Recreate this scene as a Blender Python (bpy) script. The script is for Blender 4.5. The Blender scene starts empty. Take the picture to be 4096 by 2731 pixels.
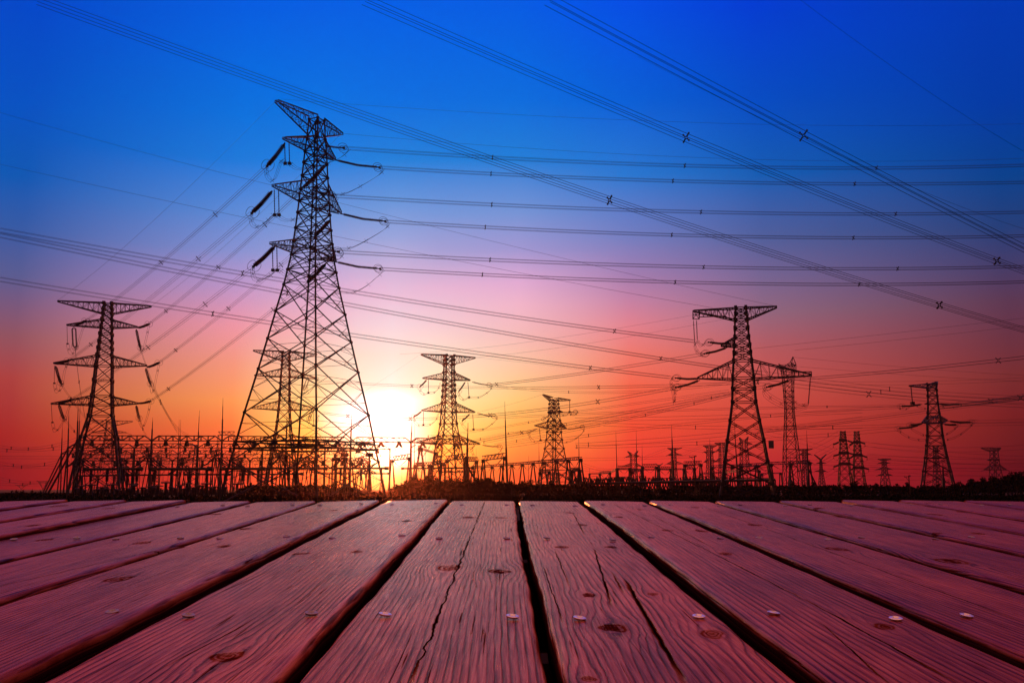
import bpy, math, random
import numpy as np
from mathutils import Vector
random.seed(7); np.random.seed(7)
SC = bpy.context.scene
COL = SC.collection
# ------------------------------------------------------------------ camera
FPX, CX, CY, HORY = 3939.0, 2048.0, 1365.5, 1957.0       # focal length, centre and true horizon, in photo pixels
PITCH = math.atan((HORY - CY) / FPX)
SP, CP = math.sin(PITCH), math.cos(PITCH)
HCAM = 2.2
cam = bpy.data.cameras.new('camera'); cam.lens = 36.0 * FPX / 4096.0; cam.sensor_width = 36
cam.clip_start = 0.02; cam.clip_end = 20000
camo = bpy.data.objects.new('camera', cam); COL.objects.link(camo)
camo.location = (0, 0, HCAM); camo.rotation_euler = (math.pi / 2 + PITCH, 0, 0)
SC.camera = camo
SC.view_settings.view_transform = 'Standard'; SC.view_settings.look = 'None'
SC.view_settings.exposure = 0; SC.view_settings.gamma = 1
SC.cycles.max_bounces = 5; SC.cycles.transparent_max_bounces = 8

def lin(c):
    c = c / 255.0
    return c / 12.92 if c <= 0.04045 else ((c + 0.055) / 1.055) ** 2.4
def rgb(c, k=1.0): return (lin(c[0]) * k, lin(c[1]) * k, lin(c[2]) * k, 1)
def ray(x, y):                                            # photo pixel -> (sideways, up) per metre of forward distance
    v = CY - y; f = FPX * CP - v * SP
    return (x - CX) / f, (FPX * SP + v * CP) / f
def at(x, y, D):
    r, u = ray(x, y); return np.array([r * D, D, HCAM + u * D])

# ------------------------------------------------------------------ sky
SKY = {
 35:   [(0,(0,72,202)),(400,(0,82,196)),(700,(5,88,180)),(900,(50,90,165)),(1100,(88,92,145)),(1340,(144,83,96)),(1505,(172,64,62)),(1740,(164,33,32)),(1880,(140,14,28))],
 925:  [(0,(0,92,226)),(450,(0,113,222)),(640,(20,122,220)),(850,(92,140,215)),(1000,(132,146,210)),(1150,(190,150,200)),(1300,(235,150,165)),(1450,(240,150,125)),(1600,(245,150,82)),(1700,(240,118,58)),(1800,(235,78,45)),(1900,(215,42,35))],
 1250: [(0,(0,94,229)),(400,(0,113,225)),(640,(24,126,220)),(850,(105,150,218)),(1000,(150,160,215)),(1150,(215,172,210)),(1300,(235,180,190)),(1420,(240,200,180)),(1550,(248,215,150)),(1700,(252,215,100)),(1800,(250,170,50)),(1900,(235,90,32))],
 1420: [(0,(0,94,229)),(400,(0,111,225)),(640,(26,127,220)),(850,(110,152,218)),(1000,(165,168,216)),(1150,(225,182,215)),(1300,(236,205,215)),(1420,(242,222,205)),(1550,(252,240,212)),(1680,(255,255,252)),(1800,(255,250,170)),(1900,(250,160,48))],
 1565: [(0,(0,94,229)),(400,(0,110,225)),(640,(28,128,218)),(800,(100,150,220)),(950,(150,165,220)),(1080,(205,180,218)),(1180,(232,192,218)),(1300,(237,214,223)),(1420,(246,230,218)),(1550,(253,250,236)),(1600,(255,255,255)),(1830,(255,255,255)),(1870,(255,250,170)),(1910,(250,160,45))],
 1750: [(0,(0,93,229)),(400,(0,109,224)),(640,(28,127,217)),(850,(114,151,217)),(1000,(162,160,213)),(1150,(228,182,213)),(1300,(238,204,212)),(1420,(246,224,203)),(1550,(253,240,190)),(1700,(254,232,130)),(1800,(253,200,70)),(1900,(245,115,36))],
 2075: [(0,(0,91,229)),(400,(0,108,222)),(640,(28,126,215)),(850,(115,148,214)),(1000,(160,152,210)),(1130,(224,171,211)),(1220,(240,182,202)),(1350,(243,188,184)),(1450,(248,198,165)),(1600,(252,200,120)),(1700,(250,172,78)),(1800,(247,135,55)),(1900,(238,80,38))],
 2525: [(0,(0,78,230)),(400,(0,95,216)),(700,(38,119,208)),(950,(115,126,192)),(1100,(163,126,176)),(1200,(196,130,165)),(1300,(226,130,142)),(1420,(240,120,106)),(1550,(245,100,72)),(1700,(240,76,50)),(1880,(232,45,42))],
 3075: [(0,(0,60,212)),(400,(0,76,196)),(700,(16,92,178)),(950,(80,95,155)),(1100,(116,100,146)),(1250,(146,102,124)),(1400,(182,88,92)),(1550,(204,80,70)),(1700,(204,62,50)),(1880,(184,32,42))],
 4065: [(0,(0,57,180)),(400,(0,58,165)),(700,(5,65,140)),(900,(35,62,120)),(1050,(65,60,105)),(1200,(92,56,82)),(1350,(106,50,65)),(1500,(120,44,46)),(1650,(118,30,33)),(1740,(108,26,28)),(1880,(98,12,24))],
}
EL0, EL1 = -1.0, 30.0
SUN_AZ, SUN_EL = math.atan(ray(1536, 1822)[0]), math.atan(ray(1536, 1822)[1])
world = bpy.data.worlds.new('World'); SC.world = world; world.use_nodes = True
wt = world.node_tree; wt.nodes.clear(); WN, WL = wt.nodes.new, wt.links.new
def wmath(op, a, b=None, c=None, clamp=False):
    n = WN('ShaderNodeMath'); n.operation = op; n.use_clamp = clamp
    for i, s in enumerate((a, b, c)):
        if s is None: continue
        if isinstance(s, (int, float)): n.inputs[i].default_value = s
        else: WL(s, n.inputs[i])
    return n.outputs[0]
def wmix(f, a, b, mode='MIX'):
    n = WN('ShaderNodeMix'); n.data_type = 'RGBA'; n.blend_type = mode; n.clamp_factor = True
    for i, s in ((0, f), (6, a), (7, b)):
        if isinstance(s, (int, float)): n.inputs[i].default_value = s
        elif isinstance(s, tuple): n.inputs[i].default_value = s
        else: WL(s, n.inputs[i])
    return n.outputs[2]
tc = WN('ShaderNodeTexCoord'); sx = WN('ShaderNodeSeparateXYZ'); WL(tc.outputs['Generated'], sx.inputs[0])
el = wmath('DEGREES' if False else 'MULTIPLY', wmath('ARCSINE', sx.outputs[2]), 180 / math.pi)
az = wmath('MULTIPLY', wmath('ARCTAN2', sx.outputs[0], sx.outputs[1]), 180 / math.pi)
elp = wmath('DIVIDE', wmath('SUBTRACT', el, EL0), EL1 - EL0, clamp=True)
prev = None; paz = None
for x in sorted(SKY):
    cr = WN('ShaderNodeValToRGB'); WL(elp, cr.inputs[0]); ramp = cr.color_ramp
    ramp.interpolation = 'LINEAR' if x in (1565,) else 'B_SPLINE' if False else 'LINEAR'
    st = []
    for y, c in SKY[x]:
        e = math.degrees(math.atan(ray(x, y)[1] / math.sqrt(1 + ray(x, y)[0] ** 2)))
        st.append(((e - EL0) / (EL1 - EL0), c))
    st.sort()
    while len(ramp.elements) < len(st): ramp.elements.new(0.5)
    for i, (p, c) in enumerate(st):
        ramp.elements[i].position = min(max(p, 0), 1)
    for i, (p, c) in enumerate(st):
        k = 1.6 if min(c) > 250 else 1.0
        ramp.elements[i].color = rgb(c, k)
    a = math.degrees(math.atan(ray(x, 1700)[0]))
    if prev is None: prev = cr.outputs[0]
    else:
        mr = WN('ShaderNodeMapRange'); mr.interpolation_type = 'LINEAR'
        WL(az, mr.inputs[0]); mr.inputs[1].default_value = paz; mr.inputs[2].default_value = a
        prev = wmix(mr.outputs[0], prev, cr.outputs[0])
    paz = a
# away from the sunset the sky falls to a dim dusk blue; overhead an added rosy fill takes over
azd = wmath('SUBTRACT', wmath('ABSOLUTE', wmath('ADD', az, -2.0)), 30)
side = wmath('DIVIDE', azd, 70, clamp=True)
front = wmath('SUBTRACT', 1, side)
zen = wmath('DIVIDE', wmath('SUBTRACT', el, 31.5), 18, clamp=True)
skyc = wmix(side, prev, rgb((20, 12, 42)))
skyc = wmix(zen, skyc, (1.05, 0.31, 0.21, 1))           # unseen rosy zenith, added as fill light for the deck
nish = WN('ShaderNodeTexSky'); nish.sky_type = 'NISHITA'; nish.sun_disc = False
nish.sun_elevation = SUN_EL; nish.sun_rotation = SUN_AZ
nm = wmix(1.0, nish.outputs[0], (0.0003, 0.0003, 0.0003, 1), 'MULTIPLY')
skyc = wmix(1.0, skyc, nm, 'ADD')
# the sun's own glare, a little brighter than the white sky round it
sd = (math.sin(SUN_AZ) * math.cos(SUN_EL), math.cos(SUN_AZ) * math.cos(SUN_EL), math.sin(SUN_EL))
dot = WN('ShaderNodeVectorMath'); dot.operation = 'DOT_PRODUCT'; WL(tc.outputs['Generated'], dot.inputs[0]); dot.inputs[1].default_value = sd
ang = wmath('MULTIPLY', wmath('ARCCOSINE', wmath('MINIMUM', dot.outputs[1], 1.0)), 180 / math.pi)
glow = wmath('MULTIPLY', wmath('EXPONENT', wmath('MULTIPLY', wmath('MULTIPLY', ang, ang), -0.6)), 1.6)
skyc = wmix(1.0, skyc, wmix(glow, (0, 0, 0, 1), (1.6, 1.1, 0.45, 1)), 'ADD')
bg = WN('ShaderNodeBackground'); WL(skyc, bg.inputs[0]); bg.inputs[1].default_value = 1.0
wo = WN('ShaderNodeOutputWorld'); WL(bg.outputs[0], wo.inputs[0])
sun = bpy.data.lights.new('sun', 'SUN'); sun.energy = 1.2; sun.angle = math.radians(0.5); sun.color = (1.0, 0.16, 0.04)
suno = bpy.data.objects.new('sun', sun); COL.objects.link(suno); suno.location = (0, 0, 100)
suno.rotation_euler = Vector(sd).to_track_quat('Z', 'Y').to_euler()

# ------------------------------------------------------------------ materials
def new_mat(name, base=(0.1, 0.1, 0.1), rough=0.6, metal=0.0, noise=None, spec=0.5):
    m = bpy.data.materials.new(name); m.use_nodes = True
    nt = m.node_tree; b = nt.nodes['Principled BSDF']
    b.inputs['Base Color'].default_value = (*base, 1); b.inputs['Roughness'].default_value = rough
    b.inputs['Metallic'].default_value = metal; b.inputs['Specular IOR Level'].default_value = spec
    if noise:
        t = nt.nodes.new('ShaderNodeTexCoord'); n = nt.nodes.new('ShaderNodeTexNoise')
        n.inputs['Scale'].default_value = noise[0]; nt.links.new(t.outputs['Object'], n.inputs['Vector'])
        mx = nt.nodes.new('ShaderNodeMix'); mx.data_type = 'RGBA'
        nt.links.new(n.outputs[0], mx.inputs[0])
        mx.inputs[6].default_value = tuple(v * noise[1] for v in base) + (1,)
        mx.inputs[7].default_value = tuple(min(1, v * noise[2]) for v in base) + (1,)
        nt.links.new(mx.outputs[2], b.inputs['Base Color'])
    return m
M = dict(
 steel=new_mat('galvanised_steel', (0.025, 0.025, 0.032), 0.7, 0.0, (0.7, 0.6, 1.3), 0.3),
 porcelain=new_mat('brown_porcelain', (0.010, 0.008, 0.010), 0.8, 0, (3, 0.7, 1.3)),
 alu=new_mat('aluminium_wire', (0.03, 0.03, 0.035), 0.85, 0.0, None, 0.15),
 concrete=new_mat('concrete', (0.25, 0.24, 0.22), 0.9, 0, (1.5, 0.7, 1.2)),
 enamel=new_mat('enamelled_plate', (0.09, 0.09, 0.1), 0.5, 0, (4, 0.8, 1.2)),
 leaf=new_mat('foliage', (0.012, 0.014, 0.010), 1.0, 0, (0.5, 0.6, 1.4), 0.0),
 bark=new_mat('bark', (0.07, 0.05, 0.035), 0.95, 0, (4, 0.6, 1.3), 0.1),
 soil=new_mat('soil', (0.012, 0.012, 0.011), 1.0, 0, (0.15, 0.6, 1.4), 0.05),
 timber=new_mat('dark_timber', (0.05, 0.02, 0.018), 0.85, 0, (8, 0.6, 1.3), 0.2),
)

# ------------------------------------------------------------------ mesh helpers
class MB:
    def __init__(s): s.v = []; s.f = []; s.mi = []
    def bar(s, a, b, w, w2=None, caps=False):             # square-section member
        a = np.asarray(a, float); b = np.asarray(b, float); d = b - a; L = np.linalg.norm(d)
        if L < 1e-6: return
        d /= L; up = np.array([0, 0, 1.0]) if abs(d[2]) < 0.9 else np.array([1.0, 0, 0])
        p = np.cross(d, up); p /= np.linalg.norm(p); q = np.cross(d, p)
        h = w / 2; h2 = (w2 if w2 else w) / 2; i = len(s.v)
        for e, hh in ((a, h), (b, h2)):
            for k, l in ((-1, -1), (1, -1), (1, 1), (-1, 1)): s.v.append(e + p * hh * k + q * hh * l)
        for k in range(4): s.f.append((i + k, i + (k + 1) % 4, i + 4 + (k + 1) % 4, i + 4 + k))
        if caps: s.f += [(i + 3, i + 2, i + 1, i), (i + 4, i + 5, i + 6, i + 7)]
    def tube(s, pts, r, n=3, closed=False, rad=None):
        pts = [np.asarray(p, float) for p in pts]; m = len(pts); i0 = len(s.v)
        for j, p in enumerate(pts):
            if closed: d = pts[(j + 1) % m] - pts[j - 1]
            else: d = pts[min(j + 1, m - 1)] - pts[max(j - 1, 0)]
            d = d / (np.linalg.norm(d) + 1e-9)
            up = np.array([0, 0, 1.0]) if abs(d[2]) < 0.95 else np.array([1.0, 0, 0])
            a = np.cross(d, up); a /= np.linalg.norm(a); b = np.cross(a, d)
            rr = rad[j] if rad else r
            for k in range(n):
                t = 2 * math.pi * k / n; s.v.append(p + (a * math.cos(t) + b * math.sin(t)) * rr)
        for j in range(m if closed else m - 1):
            A = i0 + j * n; B = i0 + ((j + 1) % m) * n
            for k in range(n): s.f.append((A + k, A + (k + 1) % n, B + (k + 1) % n, B + k))
        if not closed and n > 3:
            s.f.append(tuple(range(i0 + n - 1, i0 - 1, -1))); s.f.append(tuple(range(i0 + (m - 1) * n, i0 + m * n)))
    def box(s, c, sx, sy, sz, rot=0):
        i = len(s.v); cr, sr = math.cos(rot), math.sin(rot)
        for z in (-1, 1):
            for x, y in ((-1, -1), (1, -1), (1, 1), (-1, 1)):
                X, Y = x * sx / 2, y * sy / 2
                s.v.append(np.array([c[0] + X * cr - Y * sr, c[1] + X * sr + Y * cr, c[2] + z * sz / 2]))
        s.f += [(i + 3, i + 2, i + 1, i), (i + 4, i + 5, i + 6, i + 7)]
        for k in range(4): s.f.append((i + k, i + (k + 1) % 4, i + 4 + (k + 1) % 4, i + 4 + k))
    def disc_string(s, a, b, R, nd, n=6, core=0.3):       # ribbed insulator string
        a = np.asarray(a, float); b = np.asarray(b, float); pts = []; rad = []
        for k in range(nd):
            for t, r in ((0.05, core), (0.3, 1.0), (0.6, 1.0), (0.75, core)):
                pts.append(a + (b - a) * (k + t) / nd); rad.append(R * r)
        s.tube([a] + pts + [b], R, n, rad=[R * core] + rad + [R * core])
    def build(s, name, mat, parent=None, smooth=False):
        off = np.array(parent_loc(parent)) if parent is not None else np.zeros(3)
        me = bpy.data.meshes.new(name)
        V = (np.array(s.v) - off) if s.v else np.zeros((0, 3))
        me.from_pydata(V.tolist(), [], s.f); me.update()
        me.materials.append(mat)
        if smooth: me.polygons.foreach_set('use_smooth', [True] * len(me.polygons))
        o = bpy.data.objects.new(name, me); COL.objects.link(o)
        if parent is not None: o.parent = parent
        return o
LOC = {}
def parent_loc(p):
    l = np.zeros(3)
    while p is not None:
        l = l + np.array(p.location); p = p.parent
    return l
def thing(name, label, cat, loc=(0, 0, 0), group=None, kind=None):
    o = bpy.data.objects.new(name, None); COL.objects.link(o); o.location = tuple(float(v) for v in loc)
    o.empty_display_size = 0.5; return tag(o, label, cat, group, kind)
def tag(o, label, cat, group=None, kind=None):
    o['label'] = label; o['category'] = cat
    if group: o['group'] = group
    if kind: o['kind'] = kind
    return o
def dup(root, loc, rotz=0, scale=1.0, label=None, group=None):
    r = root.copy(); COL.objects.link(r); r.location = tuple(float(v) for v in loc); r.rotation_euler = (0, 0, rotz)
    r.scale = (scale,) * 3 if not isinstance(scale, tuple) else scale
    if label: r['label'] = label
    if group: r['group'] = group
    for ch in list(root.children):
        c = ch.copy(); COL.objects.link(c); c.parent = r
        for g in ch.children:
            d = g.copy(); COL.objects.link(d); d.parent = c
    return r
def crop(ox, oy, s): return lambda x, y: (ox + x * s, oy + y * s)
A = crop(850, 350, 1 / 1.96); B = crop(850, 1000, .638); Cc = crop(150, 1150, .5547); Dd = crop(1600, 1350, .4145)
E = crop(2600, 1180, .5102); F_ = crop(3300, 1450, .3571); G = crop(2300, 1650, .2976); Hh = crop(0, 1600, .2976)
K = crop(900, 1640, .3401); L_ = crop(2300, 400, .7636); Mm = crop(3000, 1400, .466); N_ = crop(1100, 1150, .4782)
O_ = crop(0, 400, .5739); Q = crop(350, 1600, .2976); R_ = crop(2750, 1650, .2976); S_ = crop(0, 1980, .8716); T_ = crop(2046, 1980, .8716)
P_ = crop(0, 0, 1.7415)
# ------------------------------------------------------------------ timber deck, a gently rising boardwalk under the camera
HD = 0.182; THD = PITCH - math.atan((1764 - CY) / FPX); YAD = 0.0084
Rx_ = np.array([[1, 0, 0], [0, math.cos(THD), -math.sin(THD)], [0, math.sin(THD), math.cos(THD)]])
Rz_ = np.array([[math.cos(YAD), -math.sin(YAD), 0], [math.sin(YAD), math.cos(YAD), 0], [0, 0, 1]])
RD = Rz_ @ Rx_
def deck_uv(x, y):
    v = CY - y; l = RD.T @ np.array([x - CX, FPX * CP - v * SP, FPX * SP + v * CP]); t = HD / -l[2]
    return l[0] * t, l[1] * t
org = np.array([0, 0, HCAM]) - RD @ np.array([0, 0, HD])
deck = thing('wooden_deck', 'reddish brown timber deck of long weathered planks running towards the pylons', 'deck', org, kind='structure')
deck.rotation_euler = (THD, 0, YAD)
V0, V1 = -0.7, 3.05

def group_knot():
    g = bpy.data.node_groups.new('knot', 'ShaderNodeTree'); I = g.interface
    for n, t in (('U', 'NodeSocketFloat'), ('V', 'NodeSocketFloat'), ('cu', 'NodeSocketFloat'), ('cv', 'NodeSocketFloat'), ('s', 'NodeSocketFloat')): I.new_socket(n, in_out='INPUT', socket_type=t)
    for n in ('shift', 'mask'): I.new_socket(n, in_out='OUTPUT', socket_type='NodeSocketFloat')
    gi = g.nodes.new('NodeGroupInput'); go = g.nodes.new('NodeGroupOutput')
    def m(op, a, b=0.0, cl=False):
        n = g.nodes.new('ShaderNodeMath'); n.operation = op; n.use_clamp = cl
        for i, s in enumerate((a, b)):
            if isinstance(s, (int, float)): n.inputs[i].default_value = s
            else: g.links.new(s, n.inputs[i])
        return n.outputs[0]
    dx = m('SUBTRACT', gi.outputs['U'], gi.outputs['cu']); dy = m('SUBTRACT', gi.outputs['V'], gi.outputs['cv']); s = gi.outputs['s']
    a = m('DIVIDE', dx, m('MULTIPLY', s, 2.3)); b = m('DIVIDE', dy, m('MULTIPLY', s, 6.0))
    e = m('EXPONENT', m('MULTIPLY', m('ADD', m('MULTIPLY', a, a), m('MULTIPLY', b, b)), -1.0))
    g.links.new(m('MULTIPLY', m('MULTIPLY', dx, e), -0.93), go.inputs['shift'])
    a = m('DIVIDE', dx, s); b = m('DIVIDE', dy, m('MULTIPLY', s, 1.5))
    d = m('SQRT', m('ADD', m('MULTIPLY', a, a), m('MULTIPLY', b, b)))
    core = m('MULTIPLY', m('MULTIPLY', m('SUBTRACT', 1.15, d, True), 2.2, True), m('ADD', .62, m('MULTIPLY', m('SINE', m('MULTIPLY', d, 16.0)), .3)))
    ring = m('MULTIPLY', m('SUBTRACT', 1, m('MULTIPLY', m('ABSOLUTE', m('SUBTRACT', d, 0.95)), 3.2), True), .6)
    halo = m('MULTIPLY', m('EXPONENT', m('MULTIPLY', d, -1.6)), .6)
    g.links.new(m('MAXIMUM', m('MAXIMUM', m('MULTIPLY', core, .8), ring), halo), go.inputs['mask'])
    return g
def group_crack():
    g = bpy.data.node_groups.new('crack', 'ShaderNodeTree'); I = g.interface
    for n in ('U', 'V', 'u0', 'slope', 'v0', 'v1', 'w', 'wob'): I.new_socket(n, in_out='INPUT', socket_type='NodeSocketFloat')
    I.new_socket('mask', in_out='OUTPUT', socket_type='NodeSocketFloat')
    gi = g.nodes.new('NodeGroupInput'); go = g.nodes.new('NodeGroupOutput'); o = gi.outputs
    def m(op, a, b=0.0, cl=False):
        n = g.nodes.new('ShaderNodeMath'); n.operation = op; n.use_clamp = cl
        for i, s in enumerate((a, b)):
            if isinstance(s, (int, float)): n.inputs[i].default_value = s
            else: g.links.new(s, n.inputs[i])
        return n.outputs[0]
    line = m('ADD', o['u0'], m('MULTIPLY', m('SUBTRACT', o['V'], o['v0']), o['slope']))
    cb = g.nodes.new('ShaderNodeCombineXYZ'); g.links.new(m('MULTIPLY', o['V'], 1.0), cb.inputs[1]); g.links.new(o['u0'], cb.inputs[0])
    nz = g.nodes.new('ShaderNodeTexNoise'); nz.inputs['Scale'].default_value = 14; nz.inputs['Detail'].default_value = 6; nz.inputs['Roughness'].default_value = .65; g.links.new(cb.outputs[0], nz.inputs['Vector'])
    line = m('ADD', line, m('MULTIPLY', m('SUBTRACT', nz.outputs[0], .5), o['wob']))
    nz2 = g.nodes.new('ShaderNodeTexNoise'); nz2.inputs['Scale'].default_value = 9; g.links.new(cb.outputs[0], nz2.inputs['Vector'])
    w = m('MULTIPLY', o['w'], m('MULTIPLY', nz2.outputs[0], 2.0))
    d = m('ABSOLUTE', m('SUBTRACT', o['U'], line))
    mask = m('SUBTRACT', 1.4, m('DIVIDE', d, w), True)
    endf = m('MULTIPLY', m('MULTIPLY', m('SUBTRACT', o['V'], o['v0']), 8, True), m('MULTIPLY', m('SUBTRACT', o['v1'], o['V']), 8, True), True)
    g.links.new(m('MULTIPLY', mask, endf), go.inputs['mask'])
    return g
GK, GC = group_knot(), group_crack()
def wood(seed, amp, freq, knots, cracks, tone):
    m = bpy.data.materials.new('weathered_timber'); m.use_nodes = True; nt = m.node_tree; N = nt.nodes.new; L = nt.links.new
    b = nt.nodes['Principled BSDF']
    def ma(op, a, c=0.0, d=None, cl=False):
        n = N('ShaderNodeMath'); n.operation = op; n.use_clamp = cl
        for i, s in enumerate((a, c, d)):
            if s is None: continue
            if isinstance(s, (int, float)): n.inputs[i].default_value = s
            else: L(s, n.inputs[i])
        return n.outputs[0]
    def noise(sx_, sy_, sc, det, ro=.5, off=0.0, sz=1.0):
        c_ = N('ShaderNodeCombineXYZ'); L(ma('MULTIPLY', U, sx_), c_.inputs[0]); L(ma('MULTIPLY', V, sy_), c_.inputs[1]); L(ma('MULTIPLY', W, sz), c_.inputs[2])
        v_ = N('ShaderNodeVectorMath'); v_.operation = 'ADD'; L(c_.outputs[0], v_.inputs[0]); v_.inputs[1].default_value = (seed * 3.7 + off, seed * 1.9, seed)
        n = N('ShaderNodeTexNoise'); n.inputs['Scale'].default_value = sc; n.inputs['Detail'].default_value = det; n.inputs['Roughness'].default_value = ro; L(v_.outputs[0], n.inputs['Vector'])
        return n.outputs[0]
    t = N('ShaderNodeTexCoord'); s = N('ShaderNodeSeparateXYZ'); L(t.outputs['Object'], s.inputs[0]); U, V, W = s.outputs
    r = ma('ADD', U, ma('MULTIPLY', ma('SUBTRACT', noise(1.2, .28, 3.0, 1.5), .5), amp))
    r = ma('ADD', r, ma('MULTIPLY', ma('SUBTRACT', noise(9, .9, 4.0, 3), .5), .009))
    r = ma('ADD', r, ma('MULTIPLY', W, 1.0))
    Uw = ma('ADD', U, ma('MULTIPLY', ma('SUBTRACT', noise(8, 5, 5.0, 3, .6, 91), .5), .016)); Vw = ma('ADD', V, ma('MULTIPLY', ma('SUBTRACT', noise(8, 5, 4.0, 3, .6, 97), .5), .06))
    mask = None
    for (cu, cv, ks) in knots:
        g = N('ShaderNodeGroup'); g.node_tree = GK; L(Uw, g.inputs['U']); L(Vw, g.inputs['V']); g.inputs['cu'].default_value = cu; g.inputs['cv'].default_value = cv; g.inputs['s'].default_value = ks
        r = ma('ADD', r, g.outputs['shift']); mask = g.outputs['mask'] if mask is None else ma('MAXIMUM', mask, g.outputs['mask'])
    cm = None
    for (u0, sl, v0, v1, w, wob) in cracks:
        g = N('ShaderNodeGroup'); g.node_tree = GC; L(U, g.inputs['U']); L(V, g.inputs['V'])
        for k_, vv in (('u0', u0), ('slope', sl), ('v0', v0), ('v1', v1), ('w', w), ('wob', wob)): g.inputs[k_].default_value = vv
        cm = g.outputs['mask'] if cm is None else ma('MAXIMUM', cm, g.outputs['mask'])
    ph = ma('MULTIPLY', r, 2 * math.pi * freq)
    ringw = ma('ADD', ma('MULTIPLY', ma('SINE', ma('ADD', ph, ma('MULTIPLY', ma('SINE', ph), .7))), .5), .5)      # asymmetric growth rings
    ringw = ma('POWER', ringw, 2.4)
    ringw = ma('MULTIPLY', ringw, ma('MULTIPLY', ma('SUBTRACT', noise(26, 1.1, 2.0, 3), .18), 2.3))
    fib = noise(150, 3.0, 4.0, 4, .6, 11)
    fine = noise(500, 16, 2.0, 2, .6, 23)
    blot = noise(4, 1.3, 2.4, 4, .55, 31)
    grime = noise(14, 5, 3.0, 5, .65, 47)
    slit = ma('MULTIPLY', ma('SUBTRACT', noise(120, 1.6, 3.0, 3, .6, 71), .665), 16, None, True)       # thin drying checks
    val = ma('ADD', ma('MULTIPLY', ringw, .52), ma('MULTIPLY', ma('SUBTRACT', fib, .26), 1.05))
    cr = N('ShaderNodeValToRGB'); L(val, cr.inputs[0]); e = cr.color_ramp.elements
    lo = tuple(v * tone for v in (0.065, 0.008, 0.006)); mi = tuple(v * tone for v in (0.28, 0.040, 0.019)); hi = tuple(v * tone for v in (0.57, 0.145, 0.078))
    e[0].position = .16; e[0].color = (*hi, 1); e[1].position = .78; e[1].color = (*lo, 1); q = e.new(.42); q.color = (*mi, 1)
    def mix(f, a, c, mode='MIX'):
        n = N('ShaderNodeMix'); n.data_type = 'RGBA'; n.blend_type = mode
        for i, s_ in ((0, f), (6, a), (7, c)):
            if isinstance(s_, (int, float, tuple)): n.inputs[i].default_value = s_
            else: L(s_, n.inputs[i])
        return n.outputs[2]
    col = mix(ma('MULTIPLY', ma('SUBTRACT', blot, .32), 2.2, None, True), mix(1.0, cr.outputs[0], (.55, .48, .50, 1), 'MULTIPLY'), mix(1.0, cr.outputs[0], (1.2, 1.25, 1.25, 1), 'MULTIPLY'))
    col = mix(ma('MULTIPLY', ma('SUBTRACT', grime, .56), 2.2, None, True), col, (.05, .012, .014, 1))
    col = mix(ma('MULTIPLY', slit, .85), col, (.012, .002, .003, 1))
    if mask is not None: col = mix(mask, col, (.022, .004, .006, 1))
    if cm is not None: col = mix(cm, col, (.003, .001, .001, 1))
    col = mix(ma('MULTIPLY', ma('SUBTRACT', -.0035, W), 260, None, True), col, (.035, .007, .007, 1))  # plank sides painted dark, the shade of the gaps put into the colour
    L(col, b.inputs['Base Color'])
    h = ma('ADD', ma('MULTIPLY', ringw, -.42), ma('MULTIPLY', fib, -.5)); h = ma('ADD', h, ma('MULTIPLY', fine, .3)); h = ma('SUBTRACT', h, ma('MULTIPLY', slit, .9))
    h = ma('ADD', h, ma('MULTIPLY', blot, .8))
    if cm is not None: h = ma('SUBTRACT', h, ma('MULTIPLY', cm, 3.0))
    if mask is not None: h = ma('ADD', h, ma('MULTIPLY', mask, .35))
    bp = N('ShaderNodeBump'); bp.inputs['Strength'].default_value = .9; bp.inputs['Distance'].default_value = .0015; L(h, bp.inputs['Height']); L(bp.outputs[0], b.inputs['Normal'])
    L(ma('ADD', .14, ma('MULTIPLY', fib, .28)), b.inputs['Roughness']); spm = .03
    b.inputs['Coat IOR'].default_value = 1.022; b.inputs['Coat Roughness'].default_value = .22
    mk = mask if cm is None else (cm if mask is None else ma('MAXIMUM', mask, cm))
    side_ = ma('MULTIPLY', ma('SUBTRACT', -.0035, W), 260, None, True)
    if mk is not None: mk = ma('MAXIMUM', mk, ma('MAXIMUM', slit, side_))
    else: mk = ma('MAXIMUM', slit, side_)
    L(ma('MULTIPLY', ma('SUBTRACT', 1.05, ma('ADD', ma('MULTIPLY', mk, 1.7), ma('MULTIPLY', val, .9)), None, True), spm), b.inputs['Specular IOR Level'])
    L(ma('SUBTRACT', 1.0, ma('ADD', ma('MULTIPLY', mk, 2.5), ma('MULTIPLY', val, .9)), None, True), b.inputs['Coat Weight'])
    b.inputs['Sheen Weight'].default_value = .0; b.inputs['Sheen Roughness'].default_value = .35; b.inputs['Sheen Tint'].default_value = (1, .62, .66, 1)
    return m
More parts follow.
